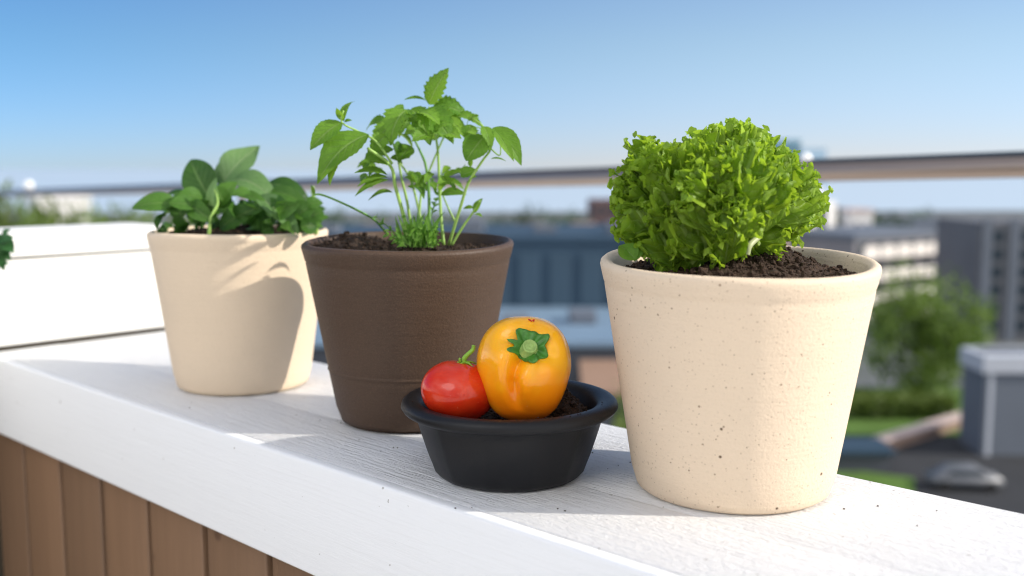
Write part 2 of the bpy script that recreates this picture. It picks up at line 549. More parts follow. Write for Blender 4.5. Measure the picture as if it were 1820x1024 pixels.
# terrace slab the parapet stands on (runs down to the street as the building block below)
M['terrace'] = plain('terrace_concrete', (.74, .72, .68), .8, .08, 1.5, bmp=.3, bscale=60)
bm = bmesh.new(); box(bm, -7, 8, -6, 2.75, -20, -1.0)
tag(link_mesh('terrace_floor', bm, M['terrace'], None, False, R0, ANG), kind='structure')

# ------------------------------------------------------------------ pots
def pot_frame(cx, cyb, wbase, wrim, rim_y):
    b = gz(cx, cyb)
    s = mpp(b)
    z = .17
    for _ in range(6):
        s_r = mpp(Vector((b.x, b.y, z)))
        # height that projects onto rim_y
        r = ray(cx, rim_y)
        z = HC + r.z * (b.y / r.y)
    return b, wbase * .5 * s, wrim * .5 * mpp(Vector((b.x, b.y, z))), z

def proj(p):
    d = p.y * CP - (p.z - HC) * SP
    return 910 + p.x / d * F

def fit_circle(x0, x1, Y, z):
    """centre x and radius of the level circle at depth Y, height z whose silhouette spans photo columns x0..x1"""
    cx, r = (at((x0 + x1) / 2, 500, Y)).x, (x1 - x0) / 2 * mpp(Vector((0, Y, z)))
    for _ in range(30):
        xs = [proj(Vector((cx + r * math.cos(a * PI / 90), Y + r * math.sin(a * PI / 90), z))) for a in range(180)]
        l, h_ = min(xs), max(xs)
        m_ = mpp(Vector((0, Y, z)))
        r *= (x1 - x0) / (h_ - l)
        cx += ((x0 + x1) / 2 - (l + h_) / 2) * m_
    return cx, r

def fit_pot(base, rim, cyb, rim_y):
    b = gz((base[0] + base[1]) / 2, cyb)
    z = HC + ray((rim[0] + rim[1]) / 2, rim_y).z * (b.y / ray((rim[0] + rim[1]) / 2, rim_y).y)
    bx, rb_ = fit_circle(base[0], base[1], b.y, .008)
    tx, rt_ = fit_circle(rim[0], rim[1], b.y, z - .005)
    return Vector(((bx + tx) / 2, b.y, 0)), rb_, rt_, z

def make_pot(name, label, b, rb, rt, H, mat, tilt=0.0, lipw=.0085, soil_drop=.016, groove=None, underlip=.004, inner_mat=None):
    t = thing(name, label, 'flower pot', b)
    def shape(v):
        k = max(0, v.z / H)
        wob = .0006 * math.sin(3 * math.atan2(v.y, v.x) + 1) * k
        return Vector((v.x, v.y, v.z + tilt * v.y * k * k + wob))
    prof = [(0, .0012), (rb - .0085, .0), (rb - .0045, .0008), (rb - .0016, .0030), (rb - .0002, .0075)]
    nz = 22
    for i in range(1, nz):
        f = i / nz
        z = .010 + (H - .024 - .010) * f
        r = rb + (rt - .0005 - rb) * (z / H)
        if groove and abs(z - groove) < .004: r -= .0007
        prof.append((r, z))
    if groove:
        prof = [q for q in prof if abs(q[1] - groove) > .005]
        for dz, dr in ((-.0032, 0), (-.0012, -.0003), (0, .0008), (.0012, -.0003), (.0032, 0)):
            z = groove + dz
            prof.append((rb + (rt - .0005 - rb) * (z / H) + dr, z))
        prof.sort(key=lambda q: (q[1], q[0]))
    wl = lambda d: rb + (rt - .0005 - rb) * (1 - d / H)
    prof += [(wl(.0205), H - .0205), (wl(.0185) - .0003 * underlip / .004, H - .0185), (wl(.0168) + .0002, H - .0168), (wl(.0125) + .0006, H - .0125), (wl(.0080) + .0009, H - .0080), (rt - .0002, H - .0045), (rt - .0007, H - .0021),
             (rt - .0028, H - .0004), (rt - .0050, H), (rt - lipw + .002, H - .0012), (rt - lipw, H - .0045),
             (rt - lipw - .002, H - .020), (rt - lipw - .004, H - .045)]
    bm = bmesh.new()
    lathe(bm, prof, 128, shape)
    body = link_mesh('body', bm, mat, t)
    return t, shape

def make_soil(parent, r, z, shape, mat, mound=.006, crumbs=900, seed=0, extra=None, size=(.0007, .0022), name='soil'):
    rr = random.Random(seed)
    bm = bmesh.new()
    def hz(x, y):
        d = math.hypot(x, y) / r
        h = z + mound * (1 - d * d) + .0032 * noise.noise(Vector((x * 55, y * 55, seed))) + .0022 * noise.noise(Vector((x * 160, y * 160, seed + 3))) + .0010 * noise.noise(Vector((x * 480, y * 480, seed + 5)))
        if extra: h += extra(x, y)
        return h
    nr, ns = 46, 120
    rings = []
    for i in range(nr + 1):
        q = r * i / nr
        if i == 0:
            rings.append([bm.verts.new(shape(Vector((0, 0, hz(0, 0)))))]); continue
        rings.append([bm.verts.new(shape(Vector((q * math.cos(a), q * math.sin(a), hz(q * math.cos(a), q * math.sin(a)))))) for a in [2 * PI * k / ns for k in range(ns)]])
    for A, B in zip(rings, rings[1:]):
        for k in range(ns):
            k2 = (k + 1) % ns
            if len(A) == 1: bm.faces.new((A[0], B[k], B[k2]))
            else: bm.faces.new((A[k], B[k], B[k2], A[k2]))
    for _ in range(crumbs):
        a, q = rr.uniform(0, 2 * PI), r * math.sqrt(rr.random()) * .98
        x, y = q * math.cos(a), q * math.sin(a)
        s = rr.uniform(size[0], size[1]) * (1 if rr.random() < .9 else 1.8)
        o = shape(Vector((x, y, hz(x, y) + s * .3)))
        g = bmesh.ops.create_icosphere(bm, subdivisions=1, radius=s)
        e = Matrix.Rotation(rr.uniform(0, 6), 3, Vector((rr.random() + .01, rr.random(), rr.random())).normalized())
        sx = Vector((rr.uniform(.6, 1.5), rr.uniform(.6, 1.3), rr.uniform(.5, 1)))
        for v in g['verts']:
            c = Vector((v.co.x * sx.x, v.co.y * sx.y, v.co.z * sx.z)) * rr.uniform(.75, 1.25)
            v.co = o + e @ c
    return link_mesh(name, bm, mat, parent, smooth=False), hz

# right, speckled
bR, rbR, rtR, HR = fit_pot((1134, 1486), (1060, 1562), 862, 459)
potR, shR = make_pot('ceramic_pot', 'large cream pot with dark speckles holding the curly lettuce', bR, rbR, rtR, HR, M['cream_speck'], tilt=.050, lipw=.0100)
def exR(x, y):
    return .010 * math.exp(-((x - .035) ** 2 + (y - .035) ** 2) / (2 * .020 ** 2)) + .010 * math.exp(-((x - .045) ** 2 + (y - .055) ** 2) / (2 * .012 ** 2)) + .006 * math.exp(-((x - .0) ** 2 + (y - .0) ** 2) / (2 * .03 ** 2))
soilR, hzR = make_soil(potR, rtR - .0112, HR - .014, shR, M['soil_warm'], .006, 1700, 1, exR)
# left, plain cream
bL, rbL, rtL, HL = fit_pot((314, 552), (258, 582), 681, 408)
potL, shL = make_pot('ceramic_pot', 'plain cream pot without speckles, farthest of the pots, holding broad leaves', bL, rbL, rtL, HL, M['cream'], tilt=.0, lipw=.0075, underlip=.002)
make_soil(potL, rtL - .0085, HL - .009, shL, M['soil'], .012, 300, 2)
# middle, brown
bM, rbM, rtM, HM = fit_pot((602, 852), (536, 915), 742, 427)
potM, shM = make_pot('ceramic_pot', 'dark brown matt pot with a thin groove around it, holding tall herb stems', bM, rbM, rtM, HM, M['brown'], tilt=.030, lipw=.0075, groove=.054, underlip=.006)
def exM(x, y):
    return .012 * math.exp(-((x + .06) ** 2 + (y - .02) ** 2) / (2 * .022 ** 2)) - .006 * math.exp(-((x - .02) ** 2 + (y - .05) ** 2) / (2 * .02 ** 2))
soilM, hzM = make_soil(potM, rtM - .009, HM - .011, shM, M['soil'], .003, 900, 3, exM)

# ------------------------------------------------------------------ black bowl
bB = gz(905, 838)
sB = mpp(bB)
rimB = HC + ray(905, 704).z * (bB.y / ray(905, 704).y)
bB.x, RO = fit_circle(712, 1099, bB.y, rimB)
bowl = thing('bowl', 'small black bowl with a wide rolled rim holding the tomato and pepper', 'bowl', bB)
rb = .0625
def facet(v):
    a = math.atan2(v.y, v.x)
    if v.z > rimB - .013: return v
    k = 12
    m = (a + .26 + 100 * 2 * PI / k) % (2 * PI / k) - PI / k
    f = 1 + .42 * (math.cos(PI / k) / math.cos(m) - 1)
    return Vector((v.x * f, v.y * f, v.z))
prof = [(0, .002), (rb - .008, .0), (rb - .003, .0015), (rb, .005), (rb + .0025, .012)]
ub = RO - .0115
for i in range(1, 7):
    f = i / 6
    prof.append((rb + .0025 + (ub - rb - .0025) * f ** .9, .012 + (rimB - .0135 - .012) * f))
prof += [(ub + .0006, rimB - .0122), (ub + .0022, rimB - .0119), (ub + .0068, rimB - .0113), (RO - .0022, rimB - .0098), (RO, rimB - .0065), (RO - .0010, rimB - .0030), (RO - .0035, rimB - .0008),
         (RO - .0075, rimB), (RO - .0125, rimB - .0008), (RO - .0165, rimB - .0032), (RO - .0185, rimB - .008), (RO - .021, rimB - .020), (RO - .028, rimB - .036), (RO - .040, rimB - .044), (0, rimB - .045)]
bm = bmesh.new(); lathe(bm, prof, 144, facet); link_mesh('body', bm, M['bowl'], bowl)
def exB(x, y):
    return .024 * math.exp(-((x - .040) ** 2 + (y - .012) ** 2) / (2 * .015 ** 2)) + .010 * math.exp(-((x - .052) ** 2 + (y + .012) ** 2) / (2 * .010 ** 2)) - .003
make_soil(bowl, RO - .0225, rimB - .018, lambda v: v, M['soil'], .000, 900, 4, exB, (.0008, .0026))

def crumb(bm, o, s):
    g = bmesh.ops.create_icosphere(bm, subdivisions=1, radius=s)
    for v in g['verts']: v.co = o + Vector((v.co.x * rnd.uniform(.7, 1.4), v.co.y * rnd.uniform(.7, 1.3), v.co.z * rnd.uniform(.4, .9)))
bm = bmesh.new()
for i in range(34):
    a = rnd.gauss(-1.15, .22) if i < 26 else rnd.uniform(-3, 0)
    r = RO - rnd.uniform(.0045, .0125)
    crumb(bm, Vector((r * math.cos(a), r * math.sin(a), rimB + .0002)), rnd.uniform(.0003, .0008))
tag(link_mesh('crumbs', bm, M['soil_warm'], bowl, False), kind='stuff')
bm = bmesh.new()
for px_, py_, n_ in ((1665, 908, 1), (1630, 935, 1), (1560, 900, 1), (1100, 830, 3), (1070, 800, 2), (690, 800, 3), (590, 745, 3), (345, 720, 2), (1500, 905, 1), (820, 900, 2), (1010, 905, 2)):
    for i in range(n_):
        q = gz(px_ + rnd.uniform(-22, 22) * (n_ > 1), py_ + rnd.uniform(-8, 8) * (n_ > 1))
        crumb(bm, q + Vector((0, 0, .0003)), rnd.uniform(.0004, .0009))
tag(link_mesh('soil_crumbs', bm, M['soil_warm'], None, False), 'scattered dark soil crumbs on the white coping around the pots', 'soil crumbs', kind='stuff')

# ------------------------------------------------------------------ yellow pepper
PCEN = at(931, 655, .795)
k = mpp(PCEN)
CAX = Vector((.11, -.80, .585)).normalized()
E1 = CAX.cross(Vector((0, 0, 1))).normalized()      # to the viewer's side
E2 = E1.cross(CAX).normalized()
if E1.x < 0: E1 = -E1
if E2.z < 0: E2 = -E2
def psurf(q):
    """surface point (local) in unit direction q"""
    z = q.z
    ex = 2.0 + .35 * z if z > 0 else 2.0 + .7 * min(1, -z * 1.5)
    den = (abs(q.x) ** ex + abs(q.y) ** ex + abs(z) ** ex) ** (1 / ex)
    p = q / den
    tap = 1 + .07 * p.z if p.z > 0 else 1 + .20 * p.z
    ang = math.acos(max(-1, min(1, q.dot(CAX))))
    phi = math.atan2(q.dot(E2), q.dot(E1))
    r = 1.0
    r -= .20 * math.exp(-(ang / .30) ** 2)
    r += .055 * math.exp(-((ang - .66) / .25) ** 2)
    for pg, dep, wd, a0, a1 in ((math.radians(226), .25, .14, .28, 1.3), (math.radians(155), .10, .2, .2, 1.0), (math.radians(340), .10, .17, .25, .95), (math.radians(60), .06, .22, .2, 1.0), (math.radians(285), .012, .2, .3, .8)):
        d = (phi - pg + PI) % (2 * PI) - PI
        bendv = .55 * (ang - .4) if abs(pg - math.radians(226)) < .01 else 0
        x = (d - bendv) * math.sin(ang)
        side = math.exp(-(x / wd) ** 2)
        win = max(0, min(1, (ang - a0 + .2) / .25)) * max(0, min(1, (a1 - ang) / .45))
        r -= dep * side * win
        if abs(pg - math.radians(226)) < .01:
            r += .07 * math.exp(-((x - .28) / .17) ** 2) * win + .03 * math.exp(-((x + .3) / .2) ** 2) * win
    return Vector((p.x * tap * 84 * k, p.y * tap * .040, p.z * 92 * k)) * r
pep = thing('bell_pepper', 'glossy yellow orange bell pepper standing in the black bowl', 'pepper', PCEN)
bm = bmesh.new()
nr_, ns_ = 84, 128
rings = []
for i in range(nr_ + 1):
    th = PI * i / nr_
    th = th if i in (0, nr_) else th
    n_ = 1 if i in (0, nr_) else ns_
    rings.append([bm.verts.new(psurf(CAX * math.cos(th) + (E1 * math.cos(2 * PI * j / ns_) + E2 * math.sin(2 * PI * j / ns_)) * math.sin(th))) for j in range(n_)])
for A, B in zip(rings, rings[1:]):
    for j in range(ns_):
        j2 = (j + 1) % ns_
        if len(A) == 1: bm.faces.new((A[0], B[j], B[j2]))
        elif len(B) == 1: bm.faces.new((A[j], B[0], A[j2]))
        else: bm.faces.new((A[j], B[j], B[j2], A[j2]))
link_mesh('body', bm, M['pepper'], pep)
# calyx: ragged green star hugging the shoulder
bm = bmesh.new()
rings = []
ncal, rcal = 96, 9
def calr(a):
    lob = 0
    for c, w, h in ((30, 20, .17), (70, 26, .10), (117, 22, .17), (158, 7, .22), (184, 12, .18), (225, 30, .06), (285, 34, .08), (338, 18, .17)):
        d = (math.degrees(a) - c + 180) % 360 - 180
        lob += h * math.exp(-(d / w) ** 2) ** 1.0
    return .265 + lob
for i in range(rcal + 1):
    f = i / rcal
    rg = []
    for j in range(ncal):
        a = 2 * PI * j / ncal
        ang = max(.004, calr(a) * f)
        q = CAX * math.cos(ang) + (E1 * math.cos(a) + E2 * math.sin(a)) * math.sin(ang)
        lift = .0014 + .0016 * math.sin(a * 5 + 1) * f * (1 - .3 * f) + .0009 * math.sin(a * 11 + 2 * f) * f + (.003 * (1 - f) ** 2) + .0022 * f * f * f * max(0, math.sin(a * 3 + .8))
        rg.append(bm.verts.new(psurf(q) + CAX * max(.0006, lift)))
    rings.append(rg)
for A, B in zip(rings, rings[1:]):
    for j in range(ncal):
        bm.faces.new((A[j], B[j], B[(j + 1) % ncal], A[(j + 1) % ncal]))
cal = link_mesh('calyx', bm, M['calyx'], pep)
sol = cal.modifiers.new('thick', 'SOLIDIFY'); sol.thickness = .0010; sol.offset = -1
ctr = psurf(CAX)
bm = bmesh.new()
mtx = Matrix((E1, E2, CAX)).transposed()
lathe(bm, [(.0078, -.002), (.0062, .002), (.0056, .0035), (.0058, .0050), (.0055, .0060), (.0046, .0064), (.0038, .0052), (.0030, .0055), (.0012, .0062), (0, .0050)], 40, lambda v: mtx @ v + ctr + CAX * .001)
link_mesh('stem', bm, M['calyx_pale'], pep)
M['scrap'] = plain('red_scrap', (.55, .02, .02), .4, .4, 300)
q = (Vector((.13, -.33, .92))).normalized()
bm = bmesh.new()
ps = psurf(q)
for i in range(7):
    g = bmesh.ops.create_icosphere(bm, subdivisions=1, radius=rnd.uniform(.0006, .0012))
    o = ps + Vector((rnd.uniform(-.002, .002), -.0005, rnd.uniform(-.0018, .0014)))
    for v in g['verts']: v.co = o + Vector((v.co.x, v.co.y * .6, v.co.z * rnd.uniform(.5, 1.2)))
link_mesh('scrap', bm, M['scrap'], pep)

# ------------------------------------------------------------------ red tomato
TCEN = at(814, 695, .795)
tom = thing('tomato', 'shiny red tomato with a curled green stem beside the pepper in the bowl', 'tomato', TCEN)
kt = mpp(TCEN)
bm = bmesh.new()
bmesh.ops.create_uvsphere(bm, u_segments=96, v_segments=64, radius=1)
for v in bm.verts:
    q = v.co.copy()
    a = math.atan2(q.y, q.x); rad = math.hypot(q.x, q.y)
    r = 1 + .02 * math.cos(5 * a + .6) * rad ** 1.5 - .10 * math.exp(-(rad / .25) ** 2) * (1 if q.z > 0 else .5)
    tap = 1 + .03 * q.z
    v.co = Vector((q.x * 67 * kt * tap, q.y * .031, q.z * 55 * kt)) * r
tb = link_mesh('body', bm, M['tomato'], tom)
tb.rotation_euler = (math.radians(-6), math.radians(9), 0)
bm = bmesh.new()
tp = Vector((13 * kt, -.002, 49 * kt))
tube(bm, [tp, tp + Vector((-.0008, 0, .004)), tp + Vector((.0022, -.001, .0080)), tp + Vector((.0062, -.001, .0118)), tp + Vector((.0070, -.001, .0155))], .0022, .0015, 20, 12)
tube(bm, [tp + Vector((-.0035, 0, .0012)), tp + Vector((-.0042, -.001, .004)), tp + Vector((-.0036, -.001, .0052))], .0011, .0009, 8, 8)
for a in range(5):
    an = a * 1.256 + .4
    e = Vector((math.cos(an), math.sin(an), 0))
    tube(bm, [tp + Vector((0, 0, .0015)), tp + e * .005 + Vector((0, 0, .0014)), tp + e * .0095 + Vector((0, 0, -.0002))], .0015, .0003, 8, 8)
link_mesh('stem', bm, M['tstem'], tom)

# ------------------------------------------------------------------ middle herb plant
def stemobj(parent, o, pts, r0, r1, mat):
    bm = bmesh.new()
    tube(bm, [Vector(p) - o for p in pts], r0, r1, None, 10)
    return link_mesh('stem', bm, mat, parent)

oM = bM + Vector((0, 0, HM - .012))
herb = thing('herb_plant', 'tall loose herb with serrated leaves on thin stems in the brown pot', 'plant', oM)
def C2(cx, cy, dy=0.0): return at(520 + cx * .3514, 100 + cy * .3514, bM.y + dy)
S = .3514
kM = mpp(bM + Vector((0, 0, .25)))
stems = [
    ([(765, 955, -.01), (750, 800, -.005), (742, 620, 0), (730, 440, 0), (690, 255, 0)], .0021, .0012, 'stem'),
    ([(595, 955, -.02), (560, 800, -.025), (520, 660, -.03), (495, 555, -.035), (380, 465, -.05)], .0026, .0016, 'stem'),
    ([(605, 900, .0), (580, 740, .0), (552, 620, .0), (535, 530, .0), (505, 430, .01)], .0019, .0011, 'stem'),
    ([(660, 880, .01), (620, 700, .02), (585, 600, .02), (540, 530, .02), (530, 430, .02)], .0017, .0010, 'stem'),
    ([(690, 900, .0), (690, 700, .01), (675, 560, .01), (645, 480, .02), (600, 390, .02)], .0022, .0011, 'stem_dark'),
    ([(790, 955, -.02), (850, 760, -.03), (890, 640, -.035), (960, 530, -.04), (1000, 470, -.04), (985, 400, -.04)], .0020, .0010, 'stem'),
    ([(805, 955, -.01), (850, 880, -.01), (905, 800, -.01), (950, 730, -.01)], .0018, .0010, 'stem'),
    ([(480, 900, .02), (410, 825, .0), (300, 765, -.02), (160, 705, -.03), (105, 700, -.03)], .0014, .0011, 'stem_dark'),
    ([(505, 545, -.035), (420, 430, -.04), (330, 380, -.04), (250, 335, -.045), (258, 275, -.045)], .0015, .0009, 'stem'),
    ([(820, 835, .02), (780, 750, .02), (740, 650, .02)], .0014, .0008, 'stem'),
    ([(640, 900, .01), (650, 700, .02), (700, 560, .03), (760, 420, .03), (800, 340, .03)], .0015, .0010, 'stem'),
    ([(985, 420, -.04), (960, 350, -.03), (900, 310, -.02)], .0011, .0007, 'stem'),
    ([(1005, 470, -.04), (1050, 500, -.05), (1045, 400, -.05), (1015, 365, -.05)], .0009, .0006, 'stem'),
]
for pts, r0, r1, mm in stems:
    r0 *= .82; r1 *= .85
    stemobj(herb, oM, [C2(*p) for p in pts], r0, r1, M[mm])
bm = bmesh.new(); L = leaf_layers(bm)
def LM(b, t, w, dy=0.0, dt=None, **kw):
    w *= 1.22
    dt = dy if dt is None else dt
    leaf(bm, L, C2(b[0], b[1], dy) - oM, C2(t[0], t[1], dt) - oM, w * S * kM, **kw)
SR = dict(serr=.30, teeth=8)
LM((690, 245), (782, 58), 112, 0, -.01, up=(-.2, -.9, .3), bend=.12, fold=.2, tint=.55, **SR)
LM((690, 235), (766, 140), 52, .005, .02, up=(-.5, -.8, .2), tint=.3)
LM((675, 225), (566, 210), 30, 0, -.01, up=(0, -.5, .8), tint=.2)
LM((705, 268), (893, 285), 112, .0, .0, up=(0, -.75, .6), bend=.35, fold=.3, tint=.15, **SR)
LM((758, 312), (884, 405), 66, -.01, -.03, up=(.2, -.6, .75), bend=.2, tint=.95, serr=.08)
LM((815, 300), (968, 345), 70, .0, -.01, up=(.1, -.6, .8), bend=.25, tint=.5, **SR)
LM((650, 275), (812, 412), 165, -.02, -.045, up=(.25, -.85, .45), bend=.30, fold=.2, tint=.35, wave=.05, **SR)
LM((640, 285), (745, 330), 92, -.03, -.05, up=(.2, -.5, .85), bend=.2, tint=.9, **SR)
LM((585, 268), (480, 425), 140, -.02, -.04, up=(-.3, -.8, .5), bend=.3, tint=.6, wave=.05, **SR)
LM((600, 268), (700, 425), 130, -.01, -.03, up=(.2, -.85, .5), bend=.3, tint=.45, wave=.05, **SR)
LM((515, 305), (560, 238), 44, 0, .01, tint=.3, serr=.1)
LM((480, 335), (362, 358), 84, .01, .02, up=(0, -.6, .8), bend=.3, tint=.05, **SR)
LM((520, 340), (410, 460), 110, 0, -.02, up=(-.3, -.7, .6), bend=.3, tint=.55, **SR)
LM((248, 335), (84, 464), 104, -.045, -.06, up=(-.2, -.85, .5), bend=.14, fold=.25, tint=.45, serr=.13, teeth=11)
LM((258, 330), (302, 211), 42, -.045, -.03, up=(-.5, -.8, .2), bend=.3, tint=.4)
LM((248, 325), (228, 258), 46, -.045, -.05, up=(-.6, -.8, .2), bend=-.2, tint=.7, serr=.1)
LM((262, 332), (300, 322), 18, -.045, -.045, tint=.3)
LM((385, 395), (108, 612), 165, -.045, -.07, up=(-.3, -.8, .6), bend=.22, fold=.25, tint=.40, serr=.10, teeth=10, wave=.03)
LM((240, 520), (178, 650), 48, -.06, -.065, tint=.35, serr=.2)
LM((475, 400), (395, 480), 90, -.03, -.04, tint=.75, **SR)
LM((510, 470), (345, 555), 118, -.02, -.03, up=(-.2, -.6, .8), bend=.25, tint=.5, **SR)
LM((600, 455), (535, 525), 84, .0, -.01, up=(-.2, -.9, .3), bend=.15, tint=.35, serr=.1)
LM((560, 520), (590, 510), 30, .0, -.01, tint=.4)
LM((480, 600), (318, 575), 56, -.03, -.05, up=(0, -.6, .8), tint=.7, **SR)
LM((480, 610), (328, 645), 44, -.03, -.05, up=(0, -.6, .8), tint=.8, **SR)
LM((485, 625), (313, 692), 40, -.03, -.05, up=(0, -.6, .8), tint=.65, serr=.1)
LM((505, 560), (350, 520), 80, -.03, -.05, up=(0, -.6, .8), tint=.55, **SR)
LM((505, 690), (383, 710), 22, -.03, -.04, bend=.4, tint=.3)
LM((970, 405), (876, 525), 116, -.04, -.05, up=(-.1, -.9, .4), bend=.10, fold=.15, tint=.15, serr=.06, blunt=.6)
LM((965, 355), (1006, 465), 58, -.035, -.05, up=(.3, -.9, .3), bend=.25, tint=.6, serr=.1)
LM((900, 345), (890, 420), 84, -.03, -.03, up=(0, -.9, .3), tint=.3, **SR)
LM((890, 410), (872, 500), 24, -.03, -.03, tint=.6)
LM((1012, 362), (1166, 538), 92, -.05, -.06, up=(.35, -.85, .4), bend=.22, fold=.35, tint=.4, serr=.08)
LM((1020, 372), (1120, 520), 46, -.055, -.07, up=(.1, -.9, .4), bend=.2, tint=.8)
LM((1002, 520), (1082, 525), 18, -.05, -.05, up=(0, -.4, .9), tint=.4)
LM((745, 640), (858, 568), 52, .0, -.01, up=(0, -.6, .8), tint=.5, serr=.2, teeth=6)
LM((745, 650), (850, 635), 52, .0, -.02, up=(0, -.6, .8), tint=.65, serr=.2, teeth=6)
LM((750, 700), (876, 690), 52, -.01, -.02, up=(0, -.7, .7), tint=.35, serr=.1)
LM((850, 610), (935, 572), 66, -.03, -.03, up=(0, -.7, .7), tint=.2, serr=.2, teeth=5)
LM((890, 640), (925, 605), 46, -.03, -.04, tint=.4, serr=.2, teeth=5)
LM((900, 560), (905, 510), 22, -.03, -.03, tint=.6)
LM((640, 650), (590, 575), 50, .02, .02, tint=.55, serr=.2, teeth=6)
LM((640, 660), (670, 590), 40, .02, .02, tint=.55, serr=.2, teeth=6)
LM((660, 670), (610, 650), 46, .01, .01, tint=.45, serr=.2, teeth=6)
LM((920, 790), (957, 716), 34, -.01, -.01, up=(-.5, -.8, .2), tint=.7)
LM((915, 765), (862, 768), 20, -.01, -.01, tint=.8)
LM((915, 800), (958, 808), 26, -.01, -.02, up=(0, -.3, .95), tint=1.0)
LM((110, 700), (96, 652), 14, -.03, -.03, tint=.6)
for (x0, x1, y0, y1, n_, w0, w1) in ((480, 800, 270, 400, 20, 40, 90), (360, 520, 380, 580, 12, 34, 70), (860, 990, 300, 420, 8, 30, 60), (560, 720, 560, 680, 8, 26, 46), (700, 900, 560, 690, 10, 26, 50), (330, 500, 560, 660, 8, 24, 44)):
    for i in range(n_):
        b = (rnd.uniform(x0, x1), rnd.uniform(y0, y1))
        an = rnd.uniform(-2.2, 2.2)
        ln = rnd.uniform(55, 120) * (w1 / 80)
        dy = rnd.uniform(-.05, .06)
        LM(b, (b[0] + ln * math.sin(an), b[1] + ln * (.35 - .5 * math.cos(an)) + 20), rnd.uniform(w0, w1), dy, dy + rnd.uniform(-.03, .03), up=(rnd.uniform(-.5, .5), -.75, rnd.uniform(.2, .9)), bend=rnd.uniform(.1, .35), fold=rnd.uniform(.1, .4), wave=rnd.uniform(0, .06), **SR)
link_mesh('foliage', bm, M['leaf_mint'], herb)
# fine feathery sprays low down
bm = bmesh.new(); L = leaf_layers(bm)
def spray(b, t, dy, n=12, spread=34, w=13):
    if rnd.random() < .45: return
    n = int(n * .55); spread *= 1.3
    for i in range(n):
        f = (i + 1) / (n + .5)
        cx = b[0] + (t[0] - b[0]) * f; cy = b[1] + (t[1] - b[1]) * f
        dx, dz = t[0] - b[0], t[1] - b[1]
        ln = math.hypot(dx, dz); dx /= ln; dz /= ln
        for sgn in (-1, 1):
            q = spread * (1.1 - f * .6) * rnd.uniform(.7, 1.2)
            e = (cx + dx * q * .8 - dz * q * .7 * sgn, cy + dz * q * .8 + dx * q * .7 * sgn)
            leaf(bm, L, C2(cx, cy, dy) - oM, C2(e[0], e[1], dy + rnd.uniform(-.012, .012)) - oM, w * rnd.uniform(1.0, 2.0) * S * kM, nu=8, nv=2, serr=.3, teeth=3, tint=rnd.uniform(.2, 1))
    leaf(bm, L, C2(*b, dy) - oM, C2(*t, dy) - oM, 7 * S * kM, nu=8, nv=2)
for b, t, dy, n, sp_ in (((560, 950), (412, 800), -.02, 9, 34), ((570, 965), (400, 940), -.03, 9, 30), ((540, 955), (430, 870), -.04, 8, 36), ((600, 960), (470, 900), -.045, 9, 36), ((480, 880), (415, 790), .0, 6, 26),
                      ((600, 965), (560, 800), -.03, 8, 22), ((640, 965), (600, 830), -.04, 8, 24), ((660, 965), (700, 820), -.03, 9, 30), ((690, 960), (735, 860), -.04, 8, 30), ((620, 970), (650, 860), -.05, 7, 22),
                      ((700, 820), (740, 690), .0, 8, 30), ((730, 830), (800, 740), .01, 7, 28), ((700, 850), (690, 720), .0, 8, 28), ((760, 830), (740, 740), .0, 6, 26), ((580, 970), (520, 930), -.05, 6, 30), ((720, 700), (700, 590), .02, 6, 24),
                      ((470, 960), (420, 880), -.03, 6, 28), ((660, 970), (760, 930), -.05, 6, 20)):
    spray(b, t, dy, n, sp_)
for i in range(54):
    bx = rnd.uniform(560, 730)
    leaf(bm, L, C2(bx, 968, rnd.uniform(-.04, .0)) - oM, C2(bx + rnd.uniform(-60, 70), rnd.uniform(780, 905), rnd.uniform(-.05, .0)) - oM, rnd.uniform(10, 24) * S * kM, nu=8, nv=2, bend=.2)
link_mesh('foliage', bm, M['leaf_feather'], herb)

# ------------------------------------------------------------------ left broad-leaved plant
oL = bL + Vector((0, 0, HL - .016))
spin = thing('leafy_plant', 'low bushy plant with broad smooth leaves crowding the plain cream pot', 'plant', oL)
kL = mpp(bL + Vector((0, 0, .2)))
SL = .332
def C1(cx, cy, dy=0.0): return at(cx * SL, 220 + cy * SL, bL.y + dy)
bm = bmesh.new(); L = leaf_layers(bm)
bm2 = bmesh.new(); L2 = leaf_layers(bm2)
def LL(b, t, w, dy=0.0, dt=None, B=None, **kw):
    dt = dy if dt is None else dt
    bb, ll = (bm, L) if B is None else (bm2, L2)
    leaf(bb, ll, C1(b[0], b[1], dy) - oL, C1(t[0], t[1], dt) - oL, w * SL * kL, nv=8, blunt=.5, **kw)
LL((1190, 320), (1385, 108), 200, -.01, .01, B=1, up=(-.35, -.85, .35), bend=.12, fold=.2, tint=.8, wave=.05, serr=.04)
LL((1230, 330), (1170, 200), 110, .0, .01, B=1, up=(-.3, -.8, .5), tint=.3)
LL((1120, 390), (1010, 185), 190, -.02, .0, up=(-.1, -.95, .3), bend=.15, fold=.1, tint=.1)
LL((1120, 350), (1000, 330), 130, .0, .0, up=(-.1, -.9, .4), tint=.3)
LL((1090, 410), (945, 385), 120, -.03, -.05, up=(0, -.7, .7), bend=.25, tint=.6)
LL((960, 440), (706, 432), 130, -.03, -.05, up=(0, -.75, .65), bend=.22, fold=.2, tint=.5)
LL((1010, 380), (860, 385), 60, .0, .01, up=(0, -.5, .85), tint=.2)
LL((1140, 480), (1150, 290), 80, -.06, -.07, B=1, up=(-.5, -.85, .2), bend=.1, tint=.9)
LL((1150, 440), (1260, 310), 110, -.05, -.05, up=(.2, -.8, .6), tint=.95)
LL((1210, 450), (1160, 330), 90, -.05, -.06, up=(.3, -.9, .3), tint=.7)
